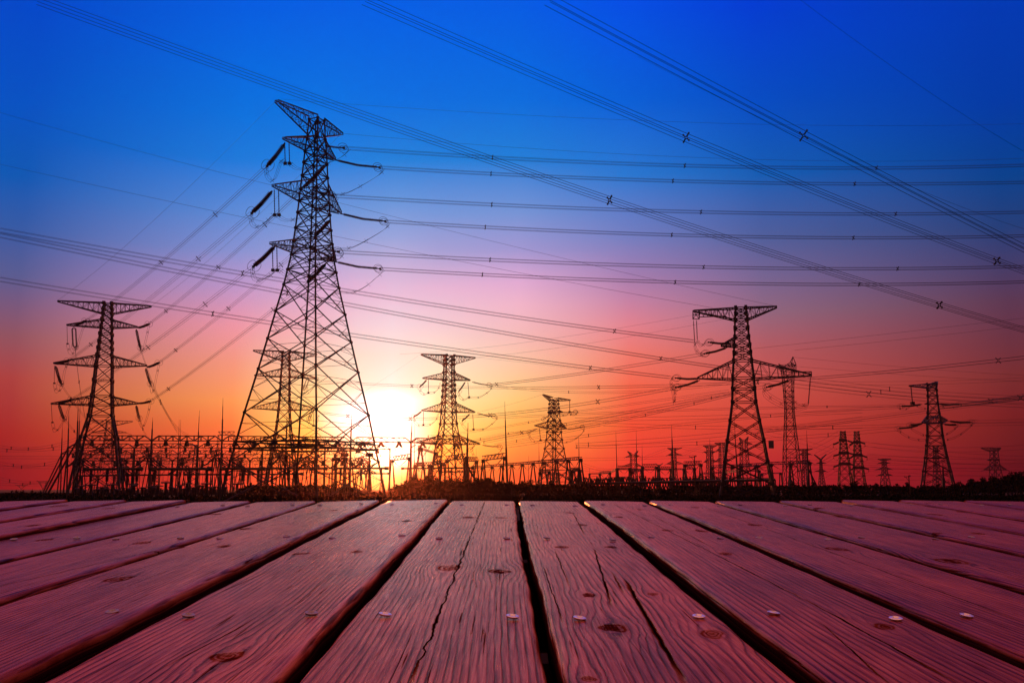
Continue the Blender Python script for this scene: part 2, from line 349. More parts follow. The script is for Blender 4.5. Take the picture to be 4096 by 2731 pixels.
def plank_mesh(u0, u1, z, tilt, seed, bow=0.0):
    rs = np.random.RandomState(seed); nu = 14; vs = np.concatenate([np.linspace(V0, 0.6, 8)[:-1], np.linspace(0.6, V1, 150)])
    R = .007; cs = [(u0, -.034), (u0, -R)] + [(u0 + R * (1 - math.cos(a)), -R + R * math.sin(a)) for a in (.5, 1.05)]
    cs += [(u0 + R + (u1 - u0 - 2 * R) * i / nu, 0.0) for i in range(nu + 1)]
    cs += [(u1 - R + R * math.sin(a), -R + R * math.cos(a)) for a in (.52, 1.05)] + [(u1, -R), (u1, -.034)]
    n = len(cs); ph = rs.rand(8) * 6.28; vert = []; faces = []
    for v in vs:
        for (u, zz) in cs:
            t = (u - u0) / (u1 - u0) * 2 - 1
            edge = (.0016 * math.sin(v * 3.1 + ph[0 if t < 0 else 1]) + .0009 * math.sin(v * 11 + ph[2 if t < 0 else 3]) + .0005 * math.sin(v * 41 + ph[4 if t < 0 else 5])) * (abs(t) ** 3)
            cup = bow * (t * t) if zz > -.03 else 0
            vert.append((u + edge, v, zz + z + tilt * t + cup + .0012 * math.sin(v * 1.7 + ph[6]) + (.0005 * math.sin(v * 23 + ph[7]) if abs(t) > .93 else 0)))
    for j in range(len(vs) - 1):
        for k_ in range(n - 1): a = j * n + k_; faces.append((a, a + 1, a + n + 1, a + n))
        faces.append((j * n + n - 1, j * n, (j + 1) * n, (j + 1) * n + n - 1))
    faces.append(tuple(range(n))); faces.append(tuple(range(len(vs) * n - 1, (len(vs) - 1) * n - 1, -1)))
    me = bpy.data.meshes.new('plank'); me.from_pydata(vert, [], faces); me.polygons.foreach_set('use_smooth', [True] * len(me.polygons)); me.update()
    return me
# screw head with a recessed cross
def screw_mesh():
    n = 15; R = .0068; g = np.linspace(-R, R, n); v = []; f = []; idx = {}
    for i, x in enumerate(g):
        for j, y in enumerate(g):
            d = math.hypot(x, y); x_, y_ = (x, y) if d <= R else (x / d * R, y / d * R); d = min(d, R)
            cross = (abs(i - 7) <= 1 and abs(j - 7) <= 3) or (abs(j - 7) <= 1 and abs(i - 7) <= 3)
            v.append((x_, y_, .0005 - .0007 * (d / R) ** 4 - (.0016 if cross else 0)))
    for i in range(n - 1):
        for j in range(n - 1): f.append((i * n + j, (i + 1) * n + j, (i + 1) * n + j + 1, i * n + j + 1))
    b0 = len(v); m_ = 20
    for k_ in range(m_): a = 2 * math.pi * k_ / m_; v += [(R * math.cos(a), R * math.sin(a), -.0002), (R * .9 * math.cos(a), R * .9 * math.sin(a), -.002)]
    for k_ in range(m_): a, c_ = b0 + 2 * k_, b0 + 2 * ((k_ + 1) % m_); f.append((a, a + 1, c_ + 1, c_))
    me = bpy.data.meshes.new('screw'); me.from_pydata(v, [], f); me.polygons.foreach_set('use_smooth', [True] * len(me.polygons)); me.update(); return me
M['screw'] = new_mat('zinc_screw', (.85, .86, .9), .3, .7, (300, .6, 1.3))
SM = screw_mesh(); SM.materials.append(M['screw'])
M['shaded'] = new_mat('shaded_screw', (.30, .27, .30), .5, .6, (400, .5, 1.4)); SD = screw_mesh(); SD.materials.append(M['shaded'])  # darker screw copy, the missing sky glint put into its colour
edges = [(-2.92, -2.75), (-2.73, -2.56), (-2.54, -2.36), (-2.345, -2.165), (-2.15, -1.97), (-1.955, -1.745), (-1.73, -1.535), (-1.52, -1.332), (-1.318, -1.15), (-1.138, -.97), (-.956, -.773), (-.758, -.574), (-.560, -.380), (-.3575, -.171), (-.1595, .0325), (.0445, .2308), (.2485, .4290), (.4465, .6335), (.6465, .832), (.845, 1.022), (1.034, 1.198), (1.213, 1.40), (1.415, 1.60), (1.615, 1.80), (1.815, 2.0), (2.015, 2.2), (2.215, 2.4), (2.415, 2.6), (2.615, 2.8)]
uvp = lambda cf, x, y: deck_uv(*cf(x, y))
KN = [(T_, 228, 232, .011), (T_, 450, 230, .010), (T_, 350, 452, .008), (T_, 645, 440, .007), (T_, 460, 605, .012), (T_, 918, 622, .011), (T_, 322, 131, .011), (T_, 266, 78, .010), (T_, 350, 835, .006),
      (T_, 715, 165, .011), (T_, 985, 270, .010), (T_, 872, 163, .011), (T_, 490, 104, .01), (T_, 590, 66, .01), (T_, 1712, 597, .011), (T_, 1120, 138, .014), (T_, 1495, 246, .016), (T_, 845, 57, .012), (T_, 2015, 303, .020), (T_, 1405, 62, .014), (T_, 1500, 96, .012),
      (T_, 1950, 180, .012), (T_, 2135, 178, .013), (T_, 2085, 76, .018), (T_, 1945, 93, .014), (T_, 1915, 40, .01),
      (S_, 1047, 750, .012), (S_, 1385, 271, .012), (S_, 1640, 268, .009), (S_, 1865, 128, .011), (S_, 2060, 330, .016), (S_, 2290, 345, .014), (S_, 2150, 103, .014), (S_, 2300, 104, .014), (S_, 545, 392, .015), (S_, 655, 219, .013), (S_, 1130, 154, .012), (S_, 1025, 241, .012), (S_, 150, 141, .014), (S_, 200, 200, .013), (S_, 270, 51, .022), (S_, 985, 82, .014), (S_, 500, 61, .014), (S_, 820, 240, .01), (S_, 1530, 72, .01)]
CK = [(S_, (2225, 30), (1885, 855), .0011, .016), (T_, (520, 385), (790, 858), .0022, .006), (T_, (375, 240), (450, 490), .0012, .008), (T_, (465, 40), (1350, 480), .0010, .010), (T_, (1350, 480), (2050, 858), .0012, .008), (T_, (900, 60), (2300, 560), .0009, .012),
      (T_, (285, 85), (330, 170), .0012, .006), (T_, (640, 90), (900, 230), .0008, .006), (S_, (1130, 590), (790, 770), .0009, .008), (S_, (780, 240), (0, 420), .0007, .008), (S_, (420, 385), (100, 470), .0008, .006), (T_, (460, 350), (505, 430), .0012, .004), (T_, (1420, 600), (1700, 858), .0008, .005), (S_, (1240, 345), (1010, 440), .0007, .006),
      (T_, (150, 330), (230, 560), .0007, .006), (T_, (200, 250), (260, 400), .0007, .006)]
rsd = random.Random(5)
for i, (u0, u1) in enumerate(edges):
    kn, ck = [], []
    for cf, x, y, s_ in KN:
        a, b_ = uvp(cf, x, y)
        if u0 - .006 <= a <= u1 + .006: kn.append((a, b_, s_))
    for cf, p, q, w, wob in CK:
        (ua, va), (ub, vb) = uvp(cf, *p), uvp(cf, *q)
        if va > vb: ua, va, ub, vb = ub, vb, ua, va
        if u0 <= (ua + ub) / 2 <= u1: ck.append((ua, (ub - ua) / (vb - va), va - .03, vb + .03, w, wob))
    if abs(i - 14) > 7: kn = kn + [((u0 + u1) / 2 + rsd.uniform(-.05, .05), rsd.uniform(1.6, 2.9), .012)]
    wm_ = wood(i * 1.37 + 2, {13: .13, 11: .08, 14: .025}.get(i, rsd.uniform(.02, .06)), {14: 150, 13: 120, 15: 125}.get(i, rsd.uniform(120, 175)), kn, ck, rsd.uniform(.70, .86) if abs(i - 14) >= 2 else rsd.uniform(.9, 1.05))  # outer planks toned darker, light falloff towards the sides put into their colour
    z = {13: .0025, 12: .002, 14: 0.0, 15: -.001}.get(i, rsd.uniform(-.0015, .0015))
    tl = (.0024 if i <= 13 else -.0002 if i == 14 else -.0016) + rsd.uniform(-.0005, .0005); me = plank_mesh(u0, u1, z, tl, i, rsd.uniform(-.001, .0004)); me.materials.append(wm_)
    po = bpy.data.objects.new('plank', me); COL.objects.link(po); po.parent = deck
    for v in (0.2, 1.047, 1.875, 2.84):
        for f_ in (.19, .87):
            so = bpy.data.objects.new('screw', SM if v == 1.047 and i >= 14 else SD); COL.objects.link(so); so.parent = po
            so.location = (u0 + (u1 - u0) * (f_ + rsd.uniform(-.03, .03)), v + rsd.uniform(-.012, .012), z + .0012 + tl * (f_ * 2 - 1) + .0010); so.rotation_euler = (rsd.uniform(.11, .16), rsd.uniform(-.05, .05), rsd.uniform(0, 1.5))
def local_box(name, c, s_, mat):
    x, y, z = c; a, b_, h = s_[0] / 2, s_[1] / 2, s_[2] / 2; r = .006
    v = [(x + i * a, y + j * b_, z + k_ * h) for k_ in (-1, 1) for i, j in ((-1, -1), (1, -1), (1, 1), (-1, 1))]
    me = bpy.data.meshes.new(name); me.from_pydata(v, [], [(3, 2, 1, 0), (4, 5, 6, 7), (0, 1, 5, 4), (1, 2, 6, 5), (2, 3, 7, 6), (3, 0, 4, 7)]); me.materials.append(mat)
    o = bpy.data.objects.new(name, me); COL.objects.link(o); o.parent = deck; return o
for v in (-.55, 0.2, 1.047, 1.875, 2.84): local_box('joist', (-.06, v, -.036 - .08), (5.6, .05, .15), M['timber'])
for u in (-2.2, -1.1, 0.05, 1.2, 2.3): local_box('bearer', (u, 1.15, -.19 - .08), (.08, 3.6, .15), M['timber'])
for u in (-2.2, 0.05, 2.3):
    for v in (-.5, 2.6): local_box('support_post', (u, v, -1.28), (.14, .14, 1.88), M['timber'])
# ------------------------------------------------------------------ ground
gm = MB(); Rg = 9000
gm.v = [np.array(p, float) for p in ((-Rg, -Rg, 0), (Rg, -Rg, 0), (Rg, Rg, 0), (-Rg, Rg, 0))]; gm.f = [(0, 1, 2, 3)]
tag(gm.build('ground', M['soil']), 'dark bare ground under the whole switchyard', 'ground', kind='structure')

# ------------------------------------------------------------------ lattice pylons
class Tower: pass
def arm_hit(T, px):
    r, u = ray(*px); t = (r * T.Y - T.X) / (T.c - r * T.s); y = T.Y + t * T.s
    return t, HCAM + u * y, y
def lerp_prof(prof, z):
    if z >= prof[0][0]: return prof[0][1]
    for (z0, h0), (z1, h1) in zip(prof, prof[1:]):
        if z >= z1: return h0 + (h1 - h0) * (z0 - z) / (z0 - z1)
    return prof[-1][1]
def tower(label, D, psi, cf, body, arms, lw=6, bw=2.4, sw=1.3, k=0.95, plates=(), name='transmission_tower', group=None, simple=False, X=None, prof=None, arm_n=None, gus=1.6, sub=5.0, hz=0.0):
    T = Tower(); T.D = D; T.Y = D; a = math.radians(psi); T.c, T.s = math.cos(a), math.sin(a)
    if X is None:
        T.X = D * float(np.mean([ray(cf((xl + xr) / 2, y)[0], cf(0, y)[1])[0] for y, xl, xr in body]))
    else: T.X = X
    pm = D / 3900.0                                       # metres per photo pixel here
    lw, bw, sw = lw * pm, bw * pm, sw * pm
    if prof is None:
        prof = []
        sil = abs(T.c) + abs(T.s)
        for y, xl, xr in body:
            p0, p1 = cf(xl, y), cf(xr, y)
            rw = ray(*p1)[0] - ray(*p0)[0]; z = HCAM + ray(*p0)[1] * D
            prof.append((z, rw * D / 2 / sil))
        (z0, h0), (z1, h1) = prof[-2], prof[-1]
        if z1 > 0.3: prof.append((0.0, h1 + (h1 - h0) / (z0 - z1) * z1))
    T.prof = prof
    T.root = thing(name, label, 'pylon', (T.X, T.Y, 0), group)
    ex = np.array([T.c, T.s, 0]); ey = np.array([-T.s, T.c, 0]); O = np.array([T.X, T.Y, 0.0])
    T.P = lambda x, y, z: O + ex * x + ey * y + np.array([0, 0, z])
    P = T.P
    lev = [prof[0][0]]; rows = {round(prof[0][0], 3)}
    for (z0, h0), (z1, h1) in zip(prof, prof[1:]):
        n = max(1, round((z0 - z1) / (k * (h0 + h1)))); r = (h1 / max(h0, .01)) ** (1 / n)
        ws = [r ** i for i in range(n)]; zz = z0
        for w in ws: zz -= (z0 - z1) * w / sum(ws); lev.append(zz)
        rows.add(round(lev[-1], 3))
    T.lev = lev
    if not simple:
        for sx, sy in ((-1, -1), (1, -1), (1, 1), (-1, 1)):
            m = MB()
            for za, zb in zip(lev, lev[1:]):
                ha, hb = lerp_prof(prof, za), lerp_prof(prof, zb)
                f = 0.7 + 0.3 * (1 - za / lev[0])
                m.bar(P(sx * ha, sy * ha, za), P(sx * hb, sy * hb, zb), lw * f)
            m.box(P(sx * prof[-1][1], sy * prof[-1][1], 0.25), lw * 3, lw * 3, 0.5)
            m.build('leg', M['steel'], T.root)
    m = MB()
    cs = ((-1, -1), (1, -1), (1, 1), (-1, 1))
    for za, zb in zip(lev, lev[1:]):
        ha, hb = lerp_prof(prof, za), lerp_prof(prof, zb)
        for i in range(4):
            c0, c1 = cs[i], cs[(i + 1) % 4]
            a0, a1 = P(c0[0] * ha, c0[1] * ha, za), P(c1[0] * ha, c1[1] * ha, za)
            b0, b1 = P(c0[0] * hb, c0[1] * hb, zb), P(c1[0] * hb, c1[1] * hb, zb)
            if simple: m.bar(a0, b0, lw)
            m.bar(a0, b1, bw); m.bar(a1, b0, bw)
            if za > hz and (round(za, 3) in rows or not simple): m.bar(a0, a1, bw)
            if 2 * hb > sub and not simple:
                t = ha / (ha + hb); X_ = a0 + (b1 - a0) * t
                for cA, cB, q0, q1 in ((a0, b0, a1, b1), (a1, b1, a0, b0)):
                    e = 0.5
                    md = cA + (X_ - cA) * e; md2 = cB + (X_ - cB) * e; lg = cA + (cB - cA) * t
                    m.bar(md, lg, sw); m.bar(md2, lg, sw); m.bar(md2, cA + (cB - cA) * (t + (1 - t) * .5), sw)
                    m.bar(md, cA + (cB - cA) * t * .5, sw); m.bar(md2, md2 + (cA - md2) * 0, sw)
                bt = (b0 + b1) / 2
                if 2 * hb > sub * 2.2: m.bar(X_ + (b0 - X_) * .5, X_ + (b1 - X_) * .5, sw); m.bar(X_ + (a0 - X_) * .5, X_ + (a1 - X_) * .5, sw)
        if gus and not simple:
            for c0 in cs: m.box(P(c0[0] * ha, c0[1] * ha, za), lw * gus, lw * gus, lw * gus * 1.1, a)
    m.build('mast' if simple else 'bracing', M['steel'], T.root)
    T.tips = []
    for ar in arms:
        kind, tipL, tipR, ytop, ybot = ar[:5]
        zt = HCAM + ray(*cf(0, ytop))[1] * D; zb = HCAM + ray(*cf(0, ybot))[1] * D
        for side, tp in ((-1, tipL), (1, tipR)):
            if tp is None: T.tips.append(None); continue
            t, z, y = arm_hit(T, cf(*tp))
            T.tips.append((t, z, y, P(t, 0, z)))
            m = MB(); hT, hB = lerp_prof(prof, zt), lerp_prof(prof, zb)
            if len(ar) > 5: hT, hB = min(hT, ar[5]), min(hB, ar[5])
            s = 1 if t > 0 else -1; L = abs(t) - hB; n = arm_n or max(3, int(L / 1.5)); tw = 0.25 + 0.02 * D / 10 * .2
            ch = []
            for sy in (-1, 1):
                ch.append((P(s * hT, sy * hT, zt), P(t, sy * tw, z + (0.25 if kind == 'low' else 0.0))))
                ch.append((P(s * hB, sy * hB, zb), P(t, sy * tw, z - (0.0 if kind == 'low' else 0.3))))
            for p, q in ch: m.bar(p, q, bw * 1.45, bw)
            pt = lambda c, u: ch[c][0] + (ch[c][1] - ch[c][0]) * u
            for i in range(n):
                u0, u1 = i / n, (i + 1) / n
                A0 = [pt(c, u0) for c in range(4)]; A1 = [pt(c, u1) for c in range(4)]
                if i % 2: m.bar(A0[0], A1[1], sw); m.bar(A0[2], A1[3], sw); m.bar(A0[0], A1[2], sw); m.bar(A0[1], A1[3], sw)
                else: m.bar(A0[1], A1[0], sw); m.bar(A0[3], A1[2], sw); m.bar(A0[2], A1[0], sw); m.bar(A0[3], A1[1], sw)
                m.bar(A1[0], A1[1], sw); m.bar(A1[2], A1[3], sw); m.bar(A1[0], A1[2], sw); m.bar(A1[1], A1[3], sw)
            m.build('earth_wire_arm' if kind == 'peak' else 'cross_arm', M['steel'], T.root)
    for (px, w, h) in plates:
        p = at(*cf(*px), D - prof[-1][1]); mm = MB(); mm.box(p, w * pm, 0.06, h * pm); 
        o = mm.build('warning_plate', M['enamel'], T.root)
    return T

def istring(T, p, q, R=0.17, ring=True, twin=0.0, nd=None, cf=None):
    """tension or suspension set: p, q world points; grading rings and clamp are its sub-parts"""
    p, q = np.asarray(p), np.asarray(q); d = q - p; L = np.linalg.norm(d); d /= L
    side = np.cross(d, [0, 0, 1.0]); 
    if np.linalg.norm(side) < .2: side = np.array([1.0, 0, 0])
    side /= np.linalg.norm(side)
    nd = nd or max(5, int(L / 0.22)); m = MB()
    offs = (-twin, twin) if twin else (0,)
    sag = np.array([0, 0, -L * 0.03])
    for o in offs:
        p1 = p + d * L * .08 + side * o; q1 = q - d * L * .06 + side * o; md = (p1 + q1) / 2 + sag
        m.bar(p, p1, R * .6); m.disc_string(p1, md, R, nd // 2); m.disc_string(md, q1, R, nd // 2); m.bar(q1, q, R * .6)
    if twin: m.bar(p + d * L * .08 - side * twin, p + d * L * .08 + side * twin, R * .5); m.bar(q - d * L * .06 - side * twin, q - d * L * .06 + side * twin, R * .5)
    o = m.build('insulator_string', M['porcelain'], T.root)
    if ring:
        g = MB(); up = np.cross(side, d); c = q - d * L * .04
        for s_ in (-1, 1):
            pts = [c + side * s_ * (R * 2.0 + .1) + (d * math.cos(t) * 2.4 + up * math.sin(t) * 1.9) * (R + .1) for t in np.linspace(0, 2 * math.pi, 12, endpoint=False)]
            g.tube(pts, 0.028 + T.D * 0.00006, 3, closed=True)
        g.box(q, .35, .35, .3)
        g.build('grading_ring', M['steel'], o)
    return o
def loop(T, pts, n=2, gap=0.22, r=None):
    """slack jumper through world points (smooth curve)"""
    r = r or 0.55 * T.D / 3900; m = MB(); pts = [np.asarray(p) for p in pts]; m2 = MB()
    P3 = [pts[0]] + pts + [pts[-1]]; cv = []
    for i in range(1, len(P3) - 2):
        for t in np.linspace(0, 1, 8, endpoint=False):
            a, b, c, d = P3[i - 1:i + 3]
            cv.append(.5 * ((2 * b) + (c - a) * t + (2 * a - 5 * b + 4 * c - d) * t * t + (3 * b - a - 3 * c + d) * t ** 3))
    cv.append(pts[-1])
    for k in range(n):
        o = (k - (n - 1) / 2) * gap
        m.tube([p + np.array([o * .7, o, o * .9]) for p in cv], r, 3)
    for p in cv[5::9]:
        for s_ in ((1, 1), (1, -1)): m.bar(p + np.array([-.3 * s_[0], 0, -.3 * s_[1]]), p + np.array([.3 * s_[0], 0, .3 * s_[1]]), r * 2)
    return m.build('jumper_cable', M['alu'], T.root)
def post_rod(T, p, q, bob=True, R=0.09):
    m = MB(); m.disc_string(p, q, R, max(6, int(np.linalg.norm(np.asarray(q) - p) / .25)), 5, .5)
    if bob: m.box(q, R * 5, R * 5, R * 4)
    return m.build('jumper_insulator', M['porcelain'], T.root)

# ---- the big pylon left of the sun
prof1 = [(60.4, .85), (57.3, 1.03), (55, 1.2), (53.2, 1.3), (51.0, 1.42), (48.8, 1.56), (46.9, 1.66), (45, 1.78), (42.5, 1.95), (40.3, 2.13), (38.2, 2.3), (35.8, 2.65), (33.4, 3.0), (29.2, 3.75), (24.9, 4.5), (20.2, 5.35), (13.6, 6.6), (6.4, 7.8), (0, 8.9)]
T1 = tower('largest and tallest pylon, left of the setting sun, its arms pointing towards the deck', 150, 64, A, None,
    [('peak', (502, 100), (1012, 360), 235, 375), ('low', (560, 402), (955, 570), 402, 505), ('low', (478, 772), (1000, 988), 745, 905), ('low', (460, 1225), (958, 1365), 1205, 1305)],
    X=-.2075 * 150, prof=prof1, lw=7.0, bw=3.2, sw=1.3, k=3, gus=1.3, arm_n=8, sub=4.2, hz=34.5)
D_ = [t[2] if t else 150 for t in T1.tips]
m = MB()                                                  # stiff horizontal frame low between the legs
for z0 in (8.2, 9.2):
    h0 = lerp_prof(prof1, z0); q = [T1.P(sx * h0, sy * h0, z0) for sx, sy in ((-1, -1), (1, -1), (1, 1), (-1, 1))]
    for i in range(4): m.bar(q[i], q[(i + 1) % 4], .2); m.bar((q[i] + q[(i + 1) % 4]) / 2, (q[(i + 1) % 4] + q[(i + 2) % 4]) / 2, .13)
h0, h1 = lerp_prof(prof1, 8.2), lerp_prof(prof1, 9.2)
for i in range(4):
    cs_ = ((-1, -1), (1, -1), (1, 1), (-1, 1)); a, b = np.array(cs_[i]), np.array(cs_[(i + 1) % 4])
    for k_ in range(12):
        u, w = a + (b - a) * k_ / 12, a + (b - a) * (k_ + 1) / 12
        m.bar(T1.P(*(u * (h0 if k_ % 2 else h1)), 8.2 if k_ % 2 else 9.2), T1.P(*(w * (h1 if k_ % 2 else h0)), 9.2 if k_ % 2 else 8.2), .09)
m.build('horizontal_frame', M['steel'], T1.root)
def w1(x, y, d): return at(*A(x, y), d)
sL = [((568, 440), (428, 618)), ((468, 812), (308, 986)), ((490, 1245), (320, 1405))]
T1e = {}
for i, (a, b) in enumerate(sL):
    d = D_[2 + 2 * i]
    istring(T1, w1(*a, d), w1(*b, d + 1.5), .25, twin=.18); T1e['L%d' % i] = (A(*b), d + 1.5)
    for dx in (0, 34):
        x0 = a[0] + dx - (2 if i == 0 else -16 if i == 1 else 20); post_rod(T1, w1(x0, a[1] - 10, d), w1(x0 + 4, a[1] + 155 if i == 0 else a[1] + 187, d))
    yb = a[1] + (160 if i == 0 else 190)
    loop(T1, [w1(b[0] - 10, b[1] + 8, d + 1.5), w1(b[0] + 5, b[1] + 85, d + 1), w1(b[0] + 55, b[1] + 105, d + 1), w1(a[0] - 25, yb - 30 + 60 * (i > 0), d + .5), w1(a[0] + 5, yb, d), w1(a[0] + 40, yb, d), w1(a[0] + 120, yb + 40, d + 4), w1(a[0] + 290, yb + 5, d + 14)], 3, .28)
sR = [((880, 455), (1030, 475)), ((960, 570), (1310, 628)), ((850, 835), (940, 850)), ((1000, 990), (1355, 1050)), ((880, 1270), (990, 1288)), ((958, 1367), (1315, 1422))]
for i, (a, b) in enumerate(sR):
    d = D_[3 + 2 * (i // 2)]; d = d if i % 2 else d - 11
    if i in (2,): a = (780, 800)
    istring(T1, w1(*a, d), w1(*b, d), .2 if i % 2 else .2, twin=.12 if i % 2 else 0); T1e['R%d' % i] = (A(*b), d)
for i, (b, e) in enumerate((((1340, 640), (890, 840)), ((1385, 1065), (930, 1258)), ((1345, 1440), (1180, 1568)))):
    d = D_[3 + 2 * i]
    if i < 2: loop(T1, [w1(*b, d), w1(b[0] - 40, b[1] + 50, d), w1(b[0] - 225, b[1] + 160, d), w1(b[0] - 330, b[1] + 198, d), w1(*e, d)], 3, .25)
    else: loop(T1, [w1(*b, d), w1(b[0] - 60, b[1] + 50, d), w1(1200, 1560, d), w1(1100, 1605, d), w1(960, 1600, d)], 3, .25)
for i, (b, e) in enumerate((((1078, 490), (890, 600)), ((980, 865), (915, 930)), ((1020, 1300), (960, 1360)))):
    d = D_[3 + 2 * i] - 8
    loop(T1, [w1(*b, d), w1((b[0] + e[0]) / 2 + 15, (b[1] + e[1]) / 2 + 8, d), w1(*e, d)], 2, .3)
for i, (a, b) in enumerate((((878, 612), (715, 785)), ((920, 1040), (800, 1165)), ((890, 1380), (740, 1530)))):
    d = D_[3 + 2 * i]; istring(T1, w1(*a, d), w1(*b, d + 2), .24, twin=.15, ring=False); T1e['B%d' % i] = (A(*b), d + 2)

# ---- pylon with three pairs of drooping arms on the left
c = Cc
T2 = tower('far left pylon with a long flat top arm, standing in the gantries', 280, 17, c,
    [(115, 478, 542), (230, 462, 542), (285, 455, 545), (390, 440, 545), (490, 425, 547), (565, 412, 548), (670, 402, 550), (780, 388, 550), (848, 374, 550), (925, 360, 552), (1080, 300, 582), (1280, 258, 612), (1500, 212, 645)],
    [('peak', (145, 95), (822, 133), 112, 190), ('low', (210, 273), (722, 288), 232, 290), ('low', (115, 548), (790, 565), 492, 570), ('low', (97, 840), (728, 838), 785, 848)],
    lw=7.6, bw=2.6, sw=1.3, k=.62, arm_n=9, sub=7, hz=21)
w2 = lambda x, y, d: at(*Cc(x, y), d)
tp = [t[2] for t in T2.tips]
T2e = {}
for i, (a, b) in enumerate((((262, 285), (270, 432)), ((712, 300), (742, 440)), ((130, 565), (168, 692)), ((780, 582), (815, 698)), ((155, 845), (188, 945)), ((712, 850), (733, 945)))):
    d = tp[2 + i]
    istring(T2, w2(*a, d), w2(*b, d), .26, twin=.5); T2e['V%d' % i] = (Cc(*b), d)
for i, (a, b) in enumerate((((275, 270), (350, 238)), ((722, 292), (805, 262)), ((130, 552), (225, 525)), ((790, 576), (878, 540)), ((150, 836), (250, 805)), ((730, 836), (815, 818)))):
    d = tp[2 + i]
    istring(T2, w2(*a, d), w2(*b, d - 2), .28, twin=.25); T2e['S%d' % i] = (Cc(*b), d - 2)
    v = ((270, 432), (742, 440), (168, 692), (815, 698), (188, 945), (733, 945))[i]
    if i % 2:
        loop(T2, [w2(b[0], b[1] + 4, d - 2), w2(b[0] - 20, b[1] + 100, d), w2((b[0] + v[0]) / 2 - 15, v[1] + (20 if i == 1 else 60), d), w2(v[0], v[1] + 5, d)], 2, .5)
    else:
        loop(T2, [w2(b[0], b[1] + 4, d - 2), w2(b[0] - 30, b[1] + 80, d), w2(v[0] + 10, v[1] + 20, d)], 2, .5)
        r0 = ((213, 280), None, (122, 560), None, (100, 845))[i]; r1 = ((216, 405), None, (121, 690), None, (107, 972))[i]
        post_rod(T2, w2(*r0, d), w2(*r1, d))
        loop(T2, [w2(*r1, d), w2(r1[0] + 18, r1[1] + 62, d), w2(r1[0] + 45, r1[1] + (70 if i == 0 else 45), d), w2(v[0] + 5, v[1] + 8, d)], 2, .6)

# ---- pylon on the right with a boxed arm end
c = E
T3 = tower('large right pylon whose top arm ends in a square box with hanging insulator chains', 200, -13, c,
    [(100, 650, 743), (195, 645, 758), (330, 642, 772), (395, 640, 785), (515, 636, 802), (650, 632, 825), (735, 628, 833), (840, 628, 845), (990, 612, 882), (1145, 597, 932), (1310, 578, 970), (1480, 556, 1008)],
    [('peak', (345, 120), (995, 88), 103, 195), ('low', (556, 402), None, 335, 400), ('low', (372, 655), (1268, 632), 515, 660)],
    lw=8.6, bw=3.3, sw=1.3, k=.62, gus=1.35, arm_n=7, plates=[((950, 1170), 20, 30)], sub=4.0, hz=19)
w3 = lambda x, y, d=200: at(*E(x, y), d)
T3e = {}
m = MB()
for x, y in ((337, 120), (385, 118)):
    m.bar(w3(x, y, 202), w3(x, 190, 202), .2); m.bar(w3(x, y, 203.5), w3(x, 190, 203.5), .2)
for y in (120, 155, 188): m.bar(w3(337, y, 202), w3(385, y, 202), .14)
m.bar(w3(337, 120, 202), w3(385, 188, 202), .12); m.bar(w3(385, 120, 202), w3(337, 188, 202), .12)
m.bar(w3(385, 172, 202), w3(590, 165, 201), .16); m.bar(w3(590, 165, 201), w3(645, 200, 200), .16)
for x in range(385, 590, 34): m.bar(w3(x, 172, 202), w3(x + 17, 115, 202), .09); m.bar(w3(x + 17, 115, 202), w3(x + 34, 172, 202), .09)
m.build('hanger_frame', M['steel'], T3.root)
m = MB(); 
for x in (1165, 1265): m.bar(w3(x, 600, 193), w3(x, 640, 193), .16)
m.bar(w3(1165, 602, 193), w3(1265, 600, 193), .16); m.bar(w3(1165, 602, 193), w3(1060, 600, 195), .14); m.bar(w3(1165, 640, 193), w3(1265, 602, 193), .1)
m.build('arm_end_frame', M['steel'], T3.root)
istring(T3, w3(340, 195, 202), w3(352, 388, 202), .13, ring=False); istring(T3, w3(364, 195, 202), w3(371, 358, 202), .13, ring=False)
istring(T3, w3(1258, 640, 194), w3(1240, 862, 194), .15, ring=False)
for nm, a, b, d in (('a', (640, 380), (458, 370), 201), ('b', (605, 412), (425, 460), 199), ('c', (392, 655), (200, 650), 203), ('d', (390, 668), (203, 725), 202), ('e', (1100, 665), (915, 722), 196)):
    istring(T3, w3(*a, d), w3(*b, d), .26, twin=.15); T3e[nm] = (E(*b), d)
loop(T3, [w3(440, 370, 201), w3(400, 395, 201), w3(370, 365, 201), w3(352, 395, 201), w3(368, 440, 200), w3(400, 468, 200), w3(425, 462, 199)], 3, .35)
loop(T3, [w3(190, 650, 203), w3(165, 660, 203), w3(170, 710, 202), w3(200, 722, 202)], 3, .4)
loop(T3, [w3(168, 715, 203), w3(180, 760, 203), w3(192, 845, 203)], 3, .4); loop(T3, [w3(195, 735, 203), w3(198, 790, 203), w3(190, 840, 203)], 2, .4)
loop(T3, [w3(895, 722, 196), w3(905, 770, 196), w3(960, 815, 196), w3(1040, 855, 195), w3(1140, 885, 195), w3(1240, 865, 194)], 4, .5)
loop(T3, [w3(1240, 862, 194), w3(1180, 862, 196), w3(1128, 830, 198), w3(1090, 790, 200)], 2, .3)

